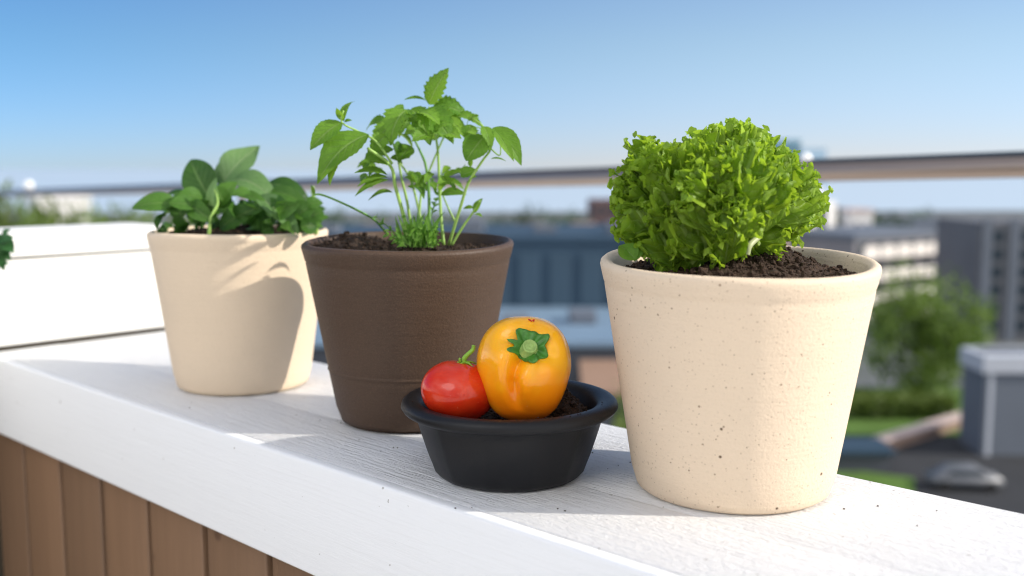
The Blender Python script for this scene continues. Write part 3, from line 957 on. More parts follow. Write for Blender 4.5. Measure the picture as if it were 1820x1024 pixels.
LL((1250, 300), (1480, 390), 150, -.02, -.04, B=1, up=(.2, -.7, .7), bend=.3, fold=.3, tint=.5, twist=.3)
LL((1300, 310), (1390, 400), 120, -.01, -.02, up=(.2, -.9, .3), tint=.1)
LL((1420, 330), (1670, 410), 120, .0, -.02, up=(.1, -.65, .75), bend=.35, fold=.2, tint=.05)
LL((1450, 360), (1640, 420), 90, -.03, -.05, up=(.2, -.8, .5), bend=.2, tint=.55)
LL((1380, 390), (1600, 575), 120, -.05, -.075, B=1, up=(.45, -.8, .45), bend=.15, fold=.45, tint=.45)
LL((1180, 560), (1410, 430), 120, -.06, -.07, up=(.3, -.85, .5), bend=.2, fold=.3, tint=.15, serr=.12)
LL((1270, 380), (1430, 420), 70, -.05, -.06, up=(0, -.6, .8), tint=.6)
LL((1010, 430), (1140, 520), 100, -.06, -.08, up=(-.3, -.8, .4), tint=.45)
LL((1000, 420), (960, 460), 70, -.05, -.07, up=(0, -.5, .85), tint=1.0)
LL((1600, 540), (1755, 490), 80, -.03, -.03, up=(0, -.8, .6), tint=.7)
LL((1560, 470), (1720, 520), 90, -.04, -.05, up=(0, -.8, .6), tint=.6)
LL((880, 480), (835, 560), 60, -.03, -.05, up=(-.4, -.8, .4), tint=.2)
LL((1340, 360), (1240, 380), 60, -.06, -.07, tint=.8)
for i in range(110):
    x = rnd.uniform(880, 1700)
    y = rnd.uniform(430, 600)
    dy = rnd.uniform(-.075, .05)
    an = rnd.uniform(-.3, 1) * (1 if x > 1280 else -1)
    ln = rnd.uniform(90, 190)
    LL((x, y), (max(850, min(1730, x + ln * math.sin(an))), max(420, y - ln * math.cos(an) * .7 + 40)), rnd.uniform(60, 120), dy, dy + rnd.uniform(-.02, .02), up=(rnd.uniform(-.6, .6), -.8, rnd.uniform(.1, .9)), bend=rnd.uniform(.1, .35), fold=rnd.uniform(.1, .5), tint=rnd.random() * .8, twist=rnd.uniform(-.4, .4))
link_mesh('foliage', bm, M['leaf_spin'], spin)
tag(link_mesh('foliage', bm2, M['leaf_grey'], spin), 'paler grey green leaves at the top')
for pts, r0, r1, mm in ((((1118, 600, -.075), (1130, 500, -.075), (1165, 430, -.07), (1150, 350, -.07)), .0020, .0013, 'stem'),
                        (((1250, 590, -.02), (1240, 450, -.02), (1210, 340, -.01)), .0030, .0018, 'stem_dark'),
                        (((1690, 590, -.035), (1700, 500, -.04), (1680, 400, -.04), (1672, 335, -.04)), .0024, .0020, 'stem'),
                        (((1350, 590, .0), (1360, 460, .0), (1290, 320, -.01)), .0028, .0018, 'stem_dark'),
                        (((1050, 590, .0), (1060, 500, .0), (1110, 380, -.01)), .0028, .0018, 'stem_dark')):
    stemobj(spin, oL, [C1(*p) for p in pts], r0, r1, M[mm])

# ------------------------------------------------------------------ curly lettuce
oR = bR + Vector((0, 0, HR - .012))
let = thing('curly_lettuce', 'bright green curly lettuce with frilled leaves growing in the speckled pot', 'lettuce', oR)
kR = mpp(bR + Vector((0, 0, .23)))
YR = bR.y
def C3(x, y, dy=0.0): return at(x, y, YR + dy)
bm = bmesh.new(); L = leaf_layers(bm)
root = C3(1265, 452, .0) - oR
def frill(tx, ty, td, pull, w, fac, ti, amp=.0065, cu=0.0, drop=8):
    T = C3(tx, ty, td) - oR
    B = C3(tx + (1268 - tx) * pull, ty + (430 - ty) * pull + drop, td * (1 - pull)) - oR
    if (T - B).length < .026: B = T + (B - T).normalized() * .026
    ruffle(bm, L, B, T, w, Vector(fac), amp=amp * 1.15, nu=20, nv=80, curl=cu, seed=rnd.uniform(0, 60), tint=ti)
# back and crown of the head
for tx, ty, ti in ((1128, 288, .35), (1160, 276, .45), (1198, 264, .5), (1228, 286, .55), (1266, 243, .9), (1292, 238, .95), (1322, 236, .95), (1350, 248, .9), (1378, 262, .85), (1402, 292, .85), (1440, 304, .95), (1458, 334, .95), (1428, 358, .9), (1388, 386, 1.0), (1380, 408, 1.0)):
    for k_ in range(2):
        frill(tx + rnd.uniform(-12, 12) * k_, ty + k_ * rnd.uniform(4, 18), rnd.uniform(-.006, .02) + .02 * k_, rnd.uniform(.42, .6), rnd.uniform(.036, .050), (rnd.uniform(-.4, .4), -.85, rnd.uniform(.1, .5)), ti * rnd.uniform(.75, 1), rnd.uniform(.005, .007), rnd.uniform(-.18, .12))
# left flank and skirt
for tx, ty, ti in ((1106, 302, .35), (1092, 336, .3), (1087, 372, .3), (1108, 402, .35), (1138, 430, .4), (1165, 444, .35), (1194, 460, .5), (1236, 446, .25), (1274, 452, .25), (1308, 436, .35), (1338, 412, .7)):
    frill(tx, ty, rnd.uniform(-.03, -.005), rnd.uniform(.38, .55), rnd.uniform(.034, .046), (rnd.uniform(-.5, .5), -.8, rnd.uniform(.2, .6)), ti, rnd.uniform(.0045, .0065), rnd.uniform(-.15, .15), 0)
# inner leaves that lean out towards the viewer, layer over layer
for row, ty in enumerate((416, 388, 358, 326, 294)):
    for col in range(8):
        tx = 1112 + col * 46 + (row % 2) * 20 + rnd.uniform(-12, 12)
        yy = ty + rnd.uniform(-10, 10)
        if tx > 1430 or (ty > 370 and tx > 1350) or (ty < 300 and tx > 1385) or (ty < 300 and 1215 < tx < 1250): continue
        if ty > 400 and not 1160 < tx < 1320: continue
        e = ((tx - 1265) / 185) ** 2 + ((ty - 345) / 110) ** 2
        dep = -.058 * math.sqrt(max(.05, 1 - min(.95, e))) + rnd.uniform(-.006, .012)
        T = C3(tx, yy - 12, dep) - oR
        B = C3(tx + (1268 - tx) * rnd.uniform(.15, .35), yy + rnd.uniform(38, 58), dep + rnd.uniform(.012, .03)) - oR
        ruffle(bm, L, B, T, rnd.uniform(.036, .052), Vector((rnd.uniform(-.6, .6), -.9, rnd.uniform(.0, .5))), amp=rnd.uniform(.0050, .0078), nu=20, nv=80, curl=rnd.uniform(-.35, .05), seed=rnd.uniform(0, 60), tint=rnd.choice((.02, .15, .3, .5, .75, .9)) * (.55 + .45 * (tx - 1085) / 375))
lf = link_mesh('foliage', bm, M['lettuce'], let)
lf.scale = (.93, .95, 1.03)
for b, m_, t, r0, r1 in (((1326, 452, -.02), (1332, 436, -.02), (1350, 420, -.01), .0030, .0022), ((1270, 455, 0), (1262, 430, 0), (1240, 400, 0), .0045, .003), ((1285, 455, .01), (1290, 425, .01), (1310, 380, 0), .0045, .003)):
    stemobj(let, oR, [C3(*b), C3(*m_), C3(*t)], r0, r1, M['rib'])
# the stray seedling leaf by the left inner rim
bm = bmesh.new(); L = leaf_layers(bm)
leaf(bm, L, C3(1130, 462, -.03) - oR, C3(1100, 434, -.02) - oR, .016, bend=.2, tint=.4)
leaf(bm, L, C3(1128, 464, -.03) - oR, C3(1122, 436, -.02) - oR, .014, bend=.2, tint=.3)
link_mesh('seedling', bm, M['leaf_mint'], let)

# ------------------------------------------------------------------ creeper at the left edge
oc = W(-.045, -.002, 0)
crp = thing('creeper', 'dark blurred sprig of small leaves poking in at the left edge before the white wall', 'plant', oc)
bm = bmesh.new(); L = leaf_layers(bm)
yc = 1.30
for i in range(34):
    c = at(rnd.uniform(-40, 14), rnd.uniform(415, 468), yc + rnd.uniform(-.03, .03)) - oc
    an = rnd.uniform(-2.4, 1.0)
    leaf(bm, L, c, c + Vector((math.cos(an), rnd.uniform(-.3, .3), math.sin(an))) * rnd.uniform(.012, .022), rnd.uniform(.010, .016), nu=8, nv=4)
link_mesh('foliage', bm, M['leaf_dark'], crp)
stemobj(crp, oc, [at(-30, 470, yc), at(-28, 540, yc), at(-40, 600, 1.32), oc + Vector((-.01, 0, 0))], .0015, .003, M['stem_dark'])

# ------------------------------------------------------------------ hand rail beyond the parapet
A0, A1 = at(1820, 296, 2.02), at(150, 341, 6.7)
dr = (A1 - A0).normalized()
rail = thing('hand_rail', 'round brown metal handrail running behind the pots above the city', 'railing', A0)
bm = bmesh.new()
E0, E9 = A0 - dr * 1.2, A1 + dr * 2.6
tube(bm, [E0 - A0, (E0 + E9) / 2 - A0, E9 - A0], .0225, .0225, 12, 32)
link_mesh('rail_tube', bm, M['steel'], rail)
bm = bmesh.new()
tube(bm, [E0 - A0 + Vector((0, 0, .0205)), (E0 + E9) / 2 - A0 + Vector((0, 0, .0205)), E9 - A0 + Vector((0, 0, .0205))], .0105, .0105, 12, 20)
M['strip'] = plain('dark_blue_steel', (.035, .05, .065), .45, .1, 5, .4, .3)
link_mesh('top_strip', bm, M['strip'], rail)
def on_rail(px):
    lo, hi = -1.0, 9.0
    for _ in range(50):
        m_ = (lo + hi) / 2
        p = A0 + dr * m_
        x = 910 + p.x / ((p.y) * CP - (p.z - HC) * SP) * F
        if x > px: lo = m_
        else: hi = m_
    return A0 + dr * lo
for px, ball in ((1395, 0), (430, 0), (-40, 1)):
    p = on_rail(px) - A0
    bm = bmesh.new(); tube(bm, [p + Vector((0, 0, -.02)), p + Vector((0, 0, -.6)), Vector((p.x, p.y, -1.0 - A0.z))], .017, .017, 6, 20)
    po = link_mesh('post', bm, M['steel'], rail)
for px, up_, rr_ in ((1432, .032, .014), (52, .06, .035)):  # white balls added on the rail, standing in for blurred glints
    p = on_rail(px) - A0
    bm = bmesh.new(); bmesh.ops.create_uvsphere(bm, u_segments=32, v_segments=20, radius=rr_)
    for v in bm.verts: v.co += p + Vector((0, 0, up_))
    tube(bm, [p + Vector((0, 0, .015)), p + Vector((0, 0, up_))], .008, .008, 3, 12)
    tag(link_mesh('glint_ball', bm, M['glint_white'], rail), 'white ball added on top of the rail in place of a blurred glint')

# ------------------------------------------------------------------ land, water
GZ = -20.0
M['ground'] = plain('city_ground', (.13, .14, .14), .9, .5, .08)
bm = bmesh.new()
vs = [bm.verts.new(v) for v in ((-900, -200, GZ), (900, -200, GZ), (1000, 420, GZ), (300, 500, GZ), (-200, 470, GZ), (-1000, 430, GZ))]
bm.faces.new(vs)
tag(link_mesh('ground', bm, M['ground'], None, False), kind='structure')
def mat_sea():
    m, nt, b = new_mat('pale_bay_water')
    b.inputs['Base Color'].default_value = (.50, .58, .64, 1)
    b.inputs['Roughness'].default_value = .35
    f = ntex(nt, .03, 4, .6, None, (.2, 1, 1))
    bump(nt, b, f, .15, 1.0)
    return m
bm = bmesh.new()
vs = [bm.verts.new(v) for v in ((-30000, 200, GZ - .3), (30000, 200, GZ - .3), (30000, 40000, GZ - .3), (-30000, 40000, GZ - .3))]
bm.faces.new(vs)
tag(link_mesh('water', bm, mat_sea(), None, False), kind='structure')
M['grass'] = plain('park_grass', (.085, .16, .028), .9, .6, .5)
M['asphalt'] = plain('dark_asphalt', (.035, .037, .042), .9, .3, .3)
def ground_patch(name, pts, z, mat):
    bm = bmesh.new()
    bm.faces.new([bm.verts.new((x, y, z)) for x, y in pts])
    return tag(link_mesh(name, bm, mat, None, False), kind='structure')
ground_patch('road', [(10, 50), (60, 50), (60, 79), (10, 79)], GZ + .04, M['asphalt'])
def gp(x, y): 
    p = gz(x, y, GZ); return (p.x, p.y)
lawn = ground_patch('lawn', [gp(1440, 775), gp(1860, 775), gp(1860, 690), gp(1440, 690)], GZ + .08, M['grass'])
lawn2 = ground_patch('lawn', [gp(1440, 900), gp(1625, 900), gp(1625, 852), gp(1440, 828)], GZ + .08, M['grass'])

# ------------------------------------------------------------------ background trees
M['bark'] = plain('bark', (.09, .065, .045), .9, .3, 4)
TR = {'mid': mat_tree('tree_mid_green', (.05, .11, .015), (.23, .34, .05)), 'dark': mat_tree('tree_dark_green', (.012, .035, .012), (.045, .085, .025)),
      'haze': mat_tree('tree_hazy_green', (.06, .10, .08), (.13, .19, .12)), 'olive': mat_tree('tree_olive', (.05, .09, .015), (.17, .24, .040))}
def tree_mesh(w, h, nl, kind, seed, th=.18, ls=.085, dx=.0):
    """trunk mesh, crown mesh for a tree of width w, height h standing on the origin"""
    rr = random.Random(seed)
    bt = bmesh.new()
    tube(bt, [(0, 0, 0), (w * .01, 0, h * .3), (dx, 0, h * .75)], w * .035, w * .012, 8, 10)
    for i in range(7):
        a = i * 2.4
        z0 = h * (th + .05 + .05 * i)
        tube(bt, [(0, 0, z0), (w * .16 * math.cos(a), w * .16 * math.sin(a), z0 + h * .12), (w * .3 * math.cos(a), w * .3 * math.sin(a), z0 + h * .2)], w * .014, w * .004, 6, 6)
    bc = bmesh.new(); tl = bc.loops.layers.float_color.new('tint')
    cl = []
    for i in range(64):
        u, a = rr.random() ** .45, rr.uniform(0, 2 * PI)
        z = rr.uniform(-1, 1)
        q = math.sqrt(max(0, 1 - z * z)) * u
        cl.append((Vector((q * math.cos(a) * w * .42, q * math.sin(a) * w * .42, h * (th + (1 - th) * .5) + z * u * h * (1 - th) * .42)), w * rr.uniform(.10, .19), rr.random()))
    for i in range(nl):
        c, r, t = rr.choice(cl)
        d = Vector((rr.gauss(0, 1), rr.gauss(0, 1), rr.gauss(0, 1))).normalized() * r * rr.random() ** .4
        p = c + d
        s = w * ls * rr.uniform(.5, 1.2)
        a_ = Vector((rr.gauss(0, 1), rr.gauss(0, 1), rr.gauss(0, .7))).normalized()
        b_ = a_.cross(Vector((rr.gauss(0, 1), rr.gauss(0, 1), rr.gauss(0, 1)))).normalized()
        f = bc.faces.new([bc.verts.new(v) for v in (p - a_ * s * .5, p + b_ * s * .28, p + a_ * s * .5, p - b_ * s * .28)])
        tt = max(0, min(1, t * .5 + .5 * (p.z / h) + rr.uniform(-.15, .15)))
        for lp in f.loops: lp[tl] = (tt, tt, tt, 1)
    zs = sorted(v.co.z for v in bc.verts); xs = sorted(v.co.x for v in bc.verts)
    z0, z1 = zs[int(len(zs) * .02)], zs[int(len(zs) * .985)]; xw = max(abs(xs[int(len(xs) * .02)]), abs(xs[int(len(xs) * .98)]))
    for v in bc.verts:
        v.co.z = h * th + (v.co.z - z0) / (z1 - z0) * h * (1 - th)
        v.co.x *= .5 * w / xw; v.co.y *= .5 * w / xw
    return bt, bc
PROTO = {}
def tree(x, ytop, ybase_or_none, d, wpx, kind, label, group=None, seed=1, key=None, gzv=None, nl=1500):
    g = GZ if gzv is None else gzv
    top = at(x, ytop, d)
    h = top.z - g
    w = wpx * mpp(top)
    kk = (key or kind)
    root_ = thing('tree', label, 'tree', (top.x, d, g), seed * 1.1, group)
    if kk not in PROTO:
        bt, bc = tree_mesh(1.0, 1.0, nl, kind, len(PROTO) + 5)
        t_ = link_mesh('trunk', bt, M['bark'], root_)
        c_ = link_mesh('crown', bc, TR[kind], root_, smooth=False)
        PROTO[kk] = (t_, c_)
    else:
        t_, c_ = PROTO[kk][0].copy(), PROTO[kk][1].copy()
        for q in (t_, c_):
            COL.objects.link(q); q.parent = root_
    for q in (t_, c_): q.scale = (w, w, h)
    return root_
# the large one on the right
bx = at(1645, 500, 88)
hb = bx.z - GZ
bt, bc = tree_mesh(185 * mpp(bx), hb, 6500, 'mid', 77, .10, .05)
big = thing('tree', 'big round green tree in front of the block with white balconies', 'tree', (bx.x, 88, GZ))
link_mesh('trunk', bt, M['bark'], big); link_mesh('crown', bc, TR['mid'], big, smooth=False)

def hedge(x0, x1, y0, d, label, hgt, kind='mid', name='hedge', n=2500, dep=2.0):
    a, b = at(x0, y0, d), at(x1, y0, d)
    o = thing(name, label, 'hedge', (a.x, d, GZ))
    bc = bmesh.new(); tl = bc.loops.layers.float_color.new('tint')
    rr = random.Random(int(x0))
    for i in range(n):
        p = Vector((rr.uniform(0, b.x - a.x), rr.uniform(0, dep), 0)); p.z = hgt * (1 + .25 * noise.noise(p * .7)) * rr.random() ** .35
        s = rr.uniform(.15, .4)
        a_ = Vector((rr.gauss(0, 1), rr.gauss(0, 1), rr.gauss(0, 1))).normalized(); b_ = a_.cross(Vector((rr.gauss(0, 1), 1, rr.gauss(0, 1)))).normalized()
        f = bc.faces.new([bc.verts.new(v) for v in (p - a_ * s, p + b_ * s * .6, p + a_ * s, p - b_ * s * .6)])
        tt = max(0, min(1, p.z / hgt * .8 + rr.uniform(-.2, .2)))
        for lp in f.loops: lp[tl] = (tt, tt, tt, 1)
    link_mesh('foliage', bc, TR[kind], o, smooth=False)
    return o
hedge(1505, 1700, 750, 80, 'bright green clipped hedge below the big round tree', 1.6, 'olive', n=3500, dep=3.5)
tree(1108, 726, None, 43, 110, 'olive', 'olive green tree top seen low between the bowl and the speckled pot', seed=6)

# ------------------------------------------------------------------ background buildings
M['navy'] = plain('shaded_blue_wall', (.030, .060, .095), .7, .25, .12)
M['navy_roof'] = plain('blue_grey_roof', (.17, .25, .34), .6, .3, .15)
M['dark_wall'] = plain('dark_grey_wall', (.075, .083, .10), .8, .3, .3)
M['grey_wall'] = plain('slate_grey_wall', (.13, .15, .185), .7, .15, .3)
M['white_wall'] = plain('white_render', (.78, .76, .74), .7, .08, .3)
M['pale_wall'] = plain('pale_pink_render', (.58, .46, .42), .8, .15, .3)
M['brown_wall'] = plain('brown_brick', (.13, .085, .085), .8, .2, .3)
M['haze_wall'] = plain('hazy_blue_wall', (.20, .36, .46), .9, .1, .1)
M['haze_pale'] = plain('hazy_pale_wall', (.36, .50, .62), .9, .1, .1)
M['glass'] = plain('dark_window_glass', (.03, .045, .06), .12, .2, .5, .6)
M['tower'] = plain('office_concrete', (.13, .135, .15), .8, .2, .3)
M['panel'] = plain('blue_panel', (.040, .074, .110), .6, .2, .3)
M['concrete'] = plain('grey_concrete', (.21, .205, .22), .8, .2, .3)
M['trim'] = plain('pale_trim', (.46, .49, .55), .7, .08, .5)
M['brick'] = plain('red_brick_wall', (.36, .25, .20), .9, .3, .8)
M['terra'] = plain('terracotta_awning', (.26, .17, .125), .8, .15, .4)
M['balc'] = plain('white_balcony_front', (.86, .80, .74), .7, .1, .5)

def building(name, label, x0, x1, ytop, d, depth, mat, base=GZ, windows=None, roof=None, roofh=.5, over=.25, rotz=0.0, cat='building', group=None):
    a, b = at(x0, ytop, d), at(x1, ytop, d)
    w = b.x - a.x
    t = thing(name, label, cat, ((a.x + b.x) / 2, d, base), rotz, group)
    H = a.z - base
    bm = bmesh.new(); box(bm, -w / 2, w / 2, 0, depth, 0, H - (roofh if roof else 0)); link_mesh('wall', bm, mat, t, False)
    if roof:
        bm = bmesh.new(); box(bm, -w / 2 - over, w / 2 + over, -over, depth + over, H - roofh, H, .03, 1); link_mesh('roof', bm, roof, t, False)
    if windows:
        nx, nz, ww, wh, fz0, fz1 = windows
        for i in range(nx):
            for j in range(nz):
                cx = -w / 2 + w * (i + .5) / nx; cz = H * (fz0 + (fz1 - fz0) * (j + .5) / nz)
                bm = bmesh.new(); box(bm, cx - ww / 2, cx + ww / 2, -.06, .05, cz - wh / 2, cz + wh / 2, .01, 1)
                link_mesh('window', bm, M['glass'], t, False)
    return t, w, H

# apartment block with rows of white balconies
t, w, H = building('apartment_block', 'long dark apartment block with rows of white balconies behind the big round tree', 1470, 1745, 412, 140, 14, M['concrete'], roof=M['grey_wall'], roofh=.8, rotz=math.radians(34))
for j in range(4):
    for i in range(6):
        cx = -w / 2 + w * (i + .5) / 6
        z = H - 2.2 - j * 2.95 - .2
        bm = bmesh.new()
        box(bm, cx - 1.55, cx + 1.55, -1.5, -1.36, z - .9, z + .55 if j else z + .8, .02, 1)
        box(bm, cx - 1.55, cx + 1.55, -1.36, .02, z - .9, z - .7)
        bo = link_mesh('balcony', bm, M['balc'], t, False)
        bm = bmesh.new(); box(bm, cx - .9, cx + .9, -.05, .04, z - .65, z + 1.1)
        link_mesh('window', bm, M['glass'], t, False)
# dark towers on the right
t2, w2, H2 = building('office_tower', 'dark glass office block with pale vertical strips at the right edge', 1742, 1990, 395, 118, 12, M['tower'])
for i in range(5):
    cx = -w2 / 2 + .3 + i * w2 / 5
    bm = bmesh.new(); box(bm, cx, cx + 1.1, -.35, -.02, 0, H2 + .4, .02, 1); link_mesh('pilaster', bm, M['grey_wall'], t2, False)
for i in range(5):
    for j in range(6):
        cx = -w2 / 2 + 1.6 + i * w2 / 5
        bm = bmesh.new(); box(bm, cx, cx + 1.3, -.08, .05, 1.2 + j * 2.1, 2.6 + j * 2.1); link_mesh('window', bm, M['glass'], t2, False)
# dark long roof behind the balconies
building('office_block', 'low long dark roofed block on the skyline above the balconies', 1580, 1860, 392, 175, 10, M['grey_wall'], windows=(9, 1, 1.6, 1.2, .55, .9))
# white block with a dark window strip beside the lettuce
t3, w3, H3 = building('white_building', 'white stepped building with a dark window strip right of the lettuce', 1404, 1500, 358, 160, 9, M['white_wall'], rotz=math.radians(30))
bm = bmesh.new(); box(bm, -w3 * .42, w3 * .22, .6, 7, H3, H3 + 2.2); link_mesh('penthouse', bm, M['white_wall'], t3, False)
bm = bmesh.new(); box(bm, w3 * .0, w3 * .26, -.1, .05, H3 * .45, H3 * .93); link_mesh('window', bm, M['glass'], t3, False)
# hazy tower above the rail
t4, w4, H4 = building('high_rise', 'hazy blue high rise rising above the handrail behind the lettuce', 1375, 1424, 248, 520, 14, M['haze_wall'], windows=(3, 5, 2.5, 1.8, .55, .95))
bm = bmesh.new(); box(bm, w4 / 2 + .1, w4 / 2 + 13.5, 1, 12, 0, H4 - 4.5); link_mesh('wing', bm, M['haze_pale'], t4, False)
# dome
building('pale_house', 'small pale house among the trees right of the white building', 1515, 1552, 372, 165, 6, M['white_wall'], roof=M['pale_wall'], windows=(2, 2, .8, 1, .5, .9))
tree(1500, 378, None, 172, 70, 'dark', 'dark tree between the white building and the pale house', seed=7)
tree(1575, 385, None, 168, 80, 'dark', 'dark tree right of the small pale house', seed=9)
tree(1630, 380, None, 190, 60, 'haze', 'hazy tree crown on the skyline above the balconies', seed=4)
# grey house with white parapet at the right edge
t5, w5, H5 = building('grey_house', 'slate grey flat roofed house with a white parapet at the right edge', 1752, 2080, 632, 70, 3.4, M['grey_wall'], roof=M['trim'], roofh=1.25, over=.22)
bm = bmesh.new(); box(bm, -w5 / 2 + .3, -w5 / 2 + .62, -.10, .0, 0, H5 - 1.3); link_mesh('corner_post', bm, M['trim'], t5, False)
bm = bmesh.new(); box(bm, -w5 / 2 + .4, w5 / 2, 1.0, 3.0, H5 - .02, H5 + .01); link_mesh('roof_deck', bm, M['dark_wall'], t5, False)
# sunlit brick garden wall with sloping line
pa, pb = gz(1568, 806, GZ), gz(1742, 752, GZ)
v = pb - pa
bw = thing('garden_wall', 'low sunlit brick wall slanting below the hedge', 'wall', pa, math.atan2(v.y, v.x))
bm = bmesh.new(); box(bm, 0, v.length, 0, .5, 0, .9, .03, 1); link_mesh('brickwork', bm, M['brick'], bw, False)
bm = bmesh.new(); box(bm, -.05, v.length + .05, -.35, .85, .902, 1.05, .03, 1); link_mesh('capping', bm, M['pale_wall'], bw, False)
# low dark shed roof in front of the brick wall
building('shed', 'low dark flat shed in front of the slanting brick wall', 1485, 1585, 800, 66, 3, M['dark_wall'], roof=M['navy'], roofh=.3)
# brown block, middle distance
building('brick_block', 'dark brown flat topped block on the skyline left of the lettuce', 1052, 1135, 356, 200, 12, M['brown_wall'], windows=(5, 3, 1.0, 1.3, .35, .95))
# blue building in the gap
t6, w6, H6 = building('blue_warehouse', 'large shaded blue warehouse wall between the brown and speckled pots', 470, 1190, 421, 60, 14, M['navy'], roof=M['navy'], roofh=.35, over=.1)
for i in range(13):
    cx = -w6 / 2 + w6 * (i + .5) / 13
    bm = bmesh.new(); box(bm, cx - .62, cx + .62, -.08, .04, H6 - 4.1 - .5 * (i % 2), H6 - 1.0, .02, 1); link_mesh('door', bm, M['panel'], t6, False)
for i in range(5):
    cx = -w6 / 2 + w6 * (.12 + .19 * i)
    bm = bmesh.new(); box(bm, cx - .5, cx + .9, 3 + i % 2, 5, H6, H6 + .45 + .2 * (i % 3), .04, 1); link_mesh('roof_unit', bm, M['grey_wall'], t6, False)
a = at(470, 545, 60)
zt = a.z
ax0, ax1 = at(500, 545, 60).x, at(1170, 545, 60).x
t7 = thing('warehouse_annex', 'lower annex with a pale blue grey flat roof in front of the blue warehouse', 'building', ((ax0 + ax1) / 2, 48, GZ))
w7 = ax1 - ax0
bm = bmesh.new(); box(bm, -w7 / 2, w7 / 2, 0, 11.9, 0, zt - GZ - .3); link_mesh('wall', bm, M['dark_wall'], t7, False)
bm = bmesh.new(); box(bm, -w7 / 2 - .2, w7 / 2 + .2, -.3, 11.95, zt - GZ - .3, zt - GZ, .03, 1); link_mesh('roof', bm, M['navy_roof'], t7, False)
for i in range(7):
    cx = -w7 / 2 + w7 * (i + .5) / 7
    bm = bmesh.new(); box(bm, cx - .6, cx + .6, -.06, .04, 9.3, 10.6); link_mesh('window', bm, M['glass'], t7, False)
for i in range(2):
    bm = bmesh.new(); cx = w7 * (.12 + .16 * i); box(bm, cx - .7, cx + .7, 3 + i * 2, 5 + i * 2, zt - GZ + .001, zt - GZ + .6, .05, 1); link_mesh('roof_unit', bm, M['grey_wall'], t7, False)
# terracotta awning on the annex
p1 = at(1095, 690, 46)
aw = thing('awning', 'terracotta awning low between the bowl and the speckled pot', 'awning', (p1.x, 47.9, p1.z))
bm = bmesh.new()
vs = [bm.verts.new(q) for q in ((-1.6, -2.2, -.1), (1.6, -2.2, -.1), (1.6, -.05, 1.0), (-1.6, -.05, 1.0), (-1.6, -2.2, -.45), (1.6, -2.2, -.45))]
bm.faces.new((vs[0], vs[1], vs[2], vs[3])); bm.faces.new((vs[4], vs[5], vs[1], vs[0]))
link_mesh('canopy', bm, M['terra'], aw, False)
bm = bmesh.new(); tube(bm, [(-1.6, -2.2, -.1), (-1.6, 0, -.1)], .04, .04, 2, 8); tube(bm, [(1.6, -2.2, -.1), (1.6, 0, -.1)], .04, .04, 2, 8); link_mesh('frame', bm, M['dark_wall'], aw)
# row of pale houses and trees in the middle distance
for i, (x0, x1, yt, d, lab) in enumerate(((925, 968, 402, 150, 'pale low house seen just right of the brown pot rim'), (975, 1015, 408, 146, 'pale low house in the middle of the gap between the pots'), (1022, 1062, 400, 152, 'pale low house below the brown block'), (845, 900, 404, 155, 'pale low house behind the herb stems'), (640, 705, 400, 160, 'pale low house behind the left side of the herb'))):
    building('house', lab, x0, x1, yt, d, 7, M['pale_wall'], roof=M['brick'], roofh=.7, windows=(3, 2, .8, 1.1, .4, .9), cat='house', group='pale low houses on the far shore side')
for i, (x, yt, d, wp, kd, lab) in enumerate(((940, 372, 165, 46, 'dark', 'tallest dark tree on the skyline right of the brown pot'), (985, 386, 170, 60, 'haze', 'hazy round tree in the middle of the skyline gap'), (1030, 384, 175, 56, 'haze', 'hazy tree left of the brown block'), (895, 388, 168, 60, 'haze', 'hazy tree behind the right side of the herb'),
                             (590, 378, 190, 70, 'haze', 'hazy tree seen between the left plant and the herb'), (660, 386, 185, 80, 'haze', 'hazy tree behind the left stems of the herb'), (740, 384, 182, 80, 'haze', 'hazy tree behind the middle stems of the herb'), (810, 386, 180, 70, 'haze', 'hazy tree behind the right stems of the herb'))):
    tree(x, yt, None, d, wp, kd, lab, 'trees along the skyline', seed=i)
# left side greenery and white villa
for i, (x, yt, d, wp, kd, lab) in enumerate(((18, 355, 110, 120, 'olive', 'olive green tree at the left edge above the white wall'), (95, 372, 105, 110, 'olive', 'olive green tree below the white villa'), (170, 384, 112, 110, 'mid', 'green tree right of the white villa'), (245, 386, 118, 110, 'mid', 'green tree just left of the broad leaved plant'), (310, 388, 122, 110, 'olive', 'green tree mostly hidden by the broad leaved plant'), (-40, 352, 120, 110, 'dark', 'dark tree cut by the left edge'), (55, 380, 98, 80, 'mid', 'low green tree in front of the olive ones at left'), (135, 388, 100, 90, 'olive', 'low olive tree nearest the white wall'), (210, 392, 102, 90, 'olive', 'low olive tree above the white wall groove'))):
    tree(x, yt, None, d, wp, kd, lab, 'green trees above the white wall', seed=i + 2)
t8, w8, H8 = building('white_villa', 'white villa among the trees at the far left', 72, 158, 350, 150, 9, M['white_wall'], roof=M['white_wall'], roofh=.6, windows=(4, 2, .9, 1.2, .6, .92), rotz=math.radians(35))
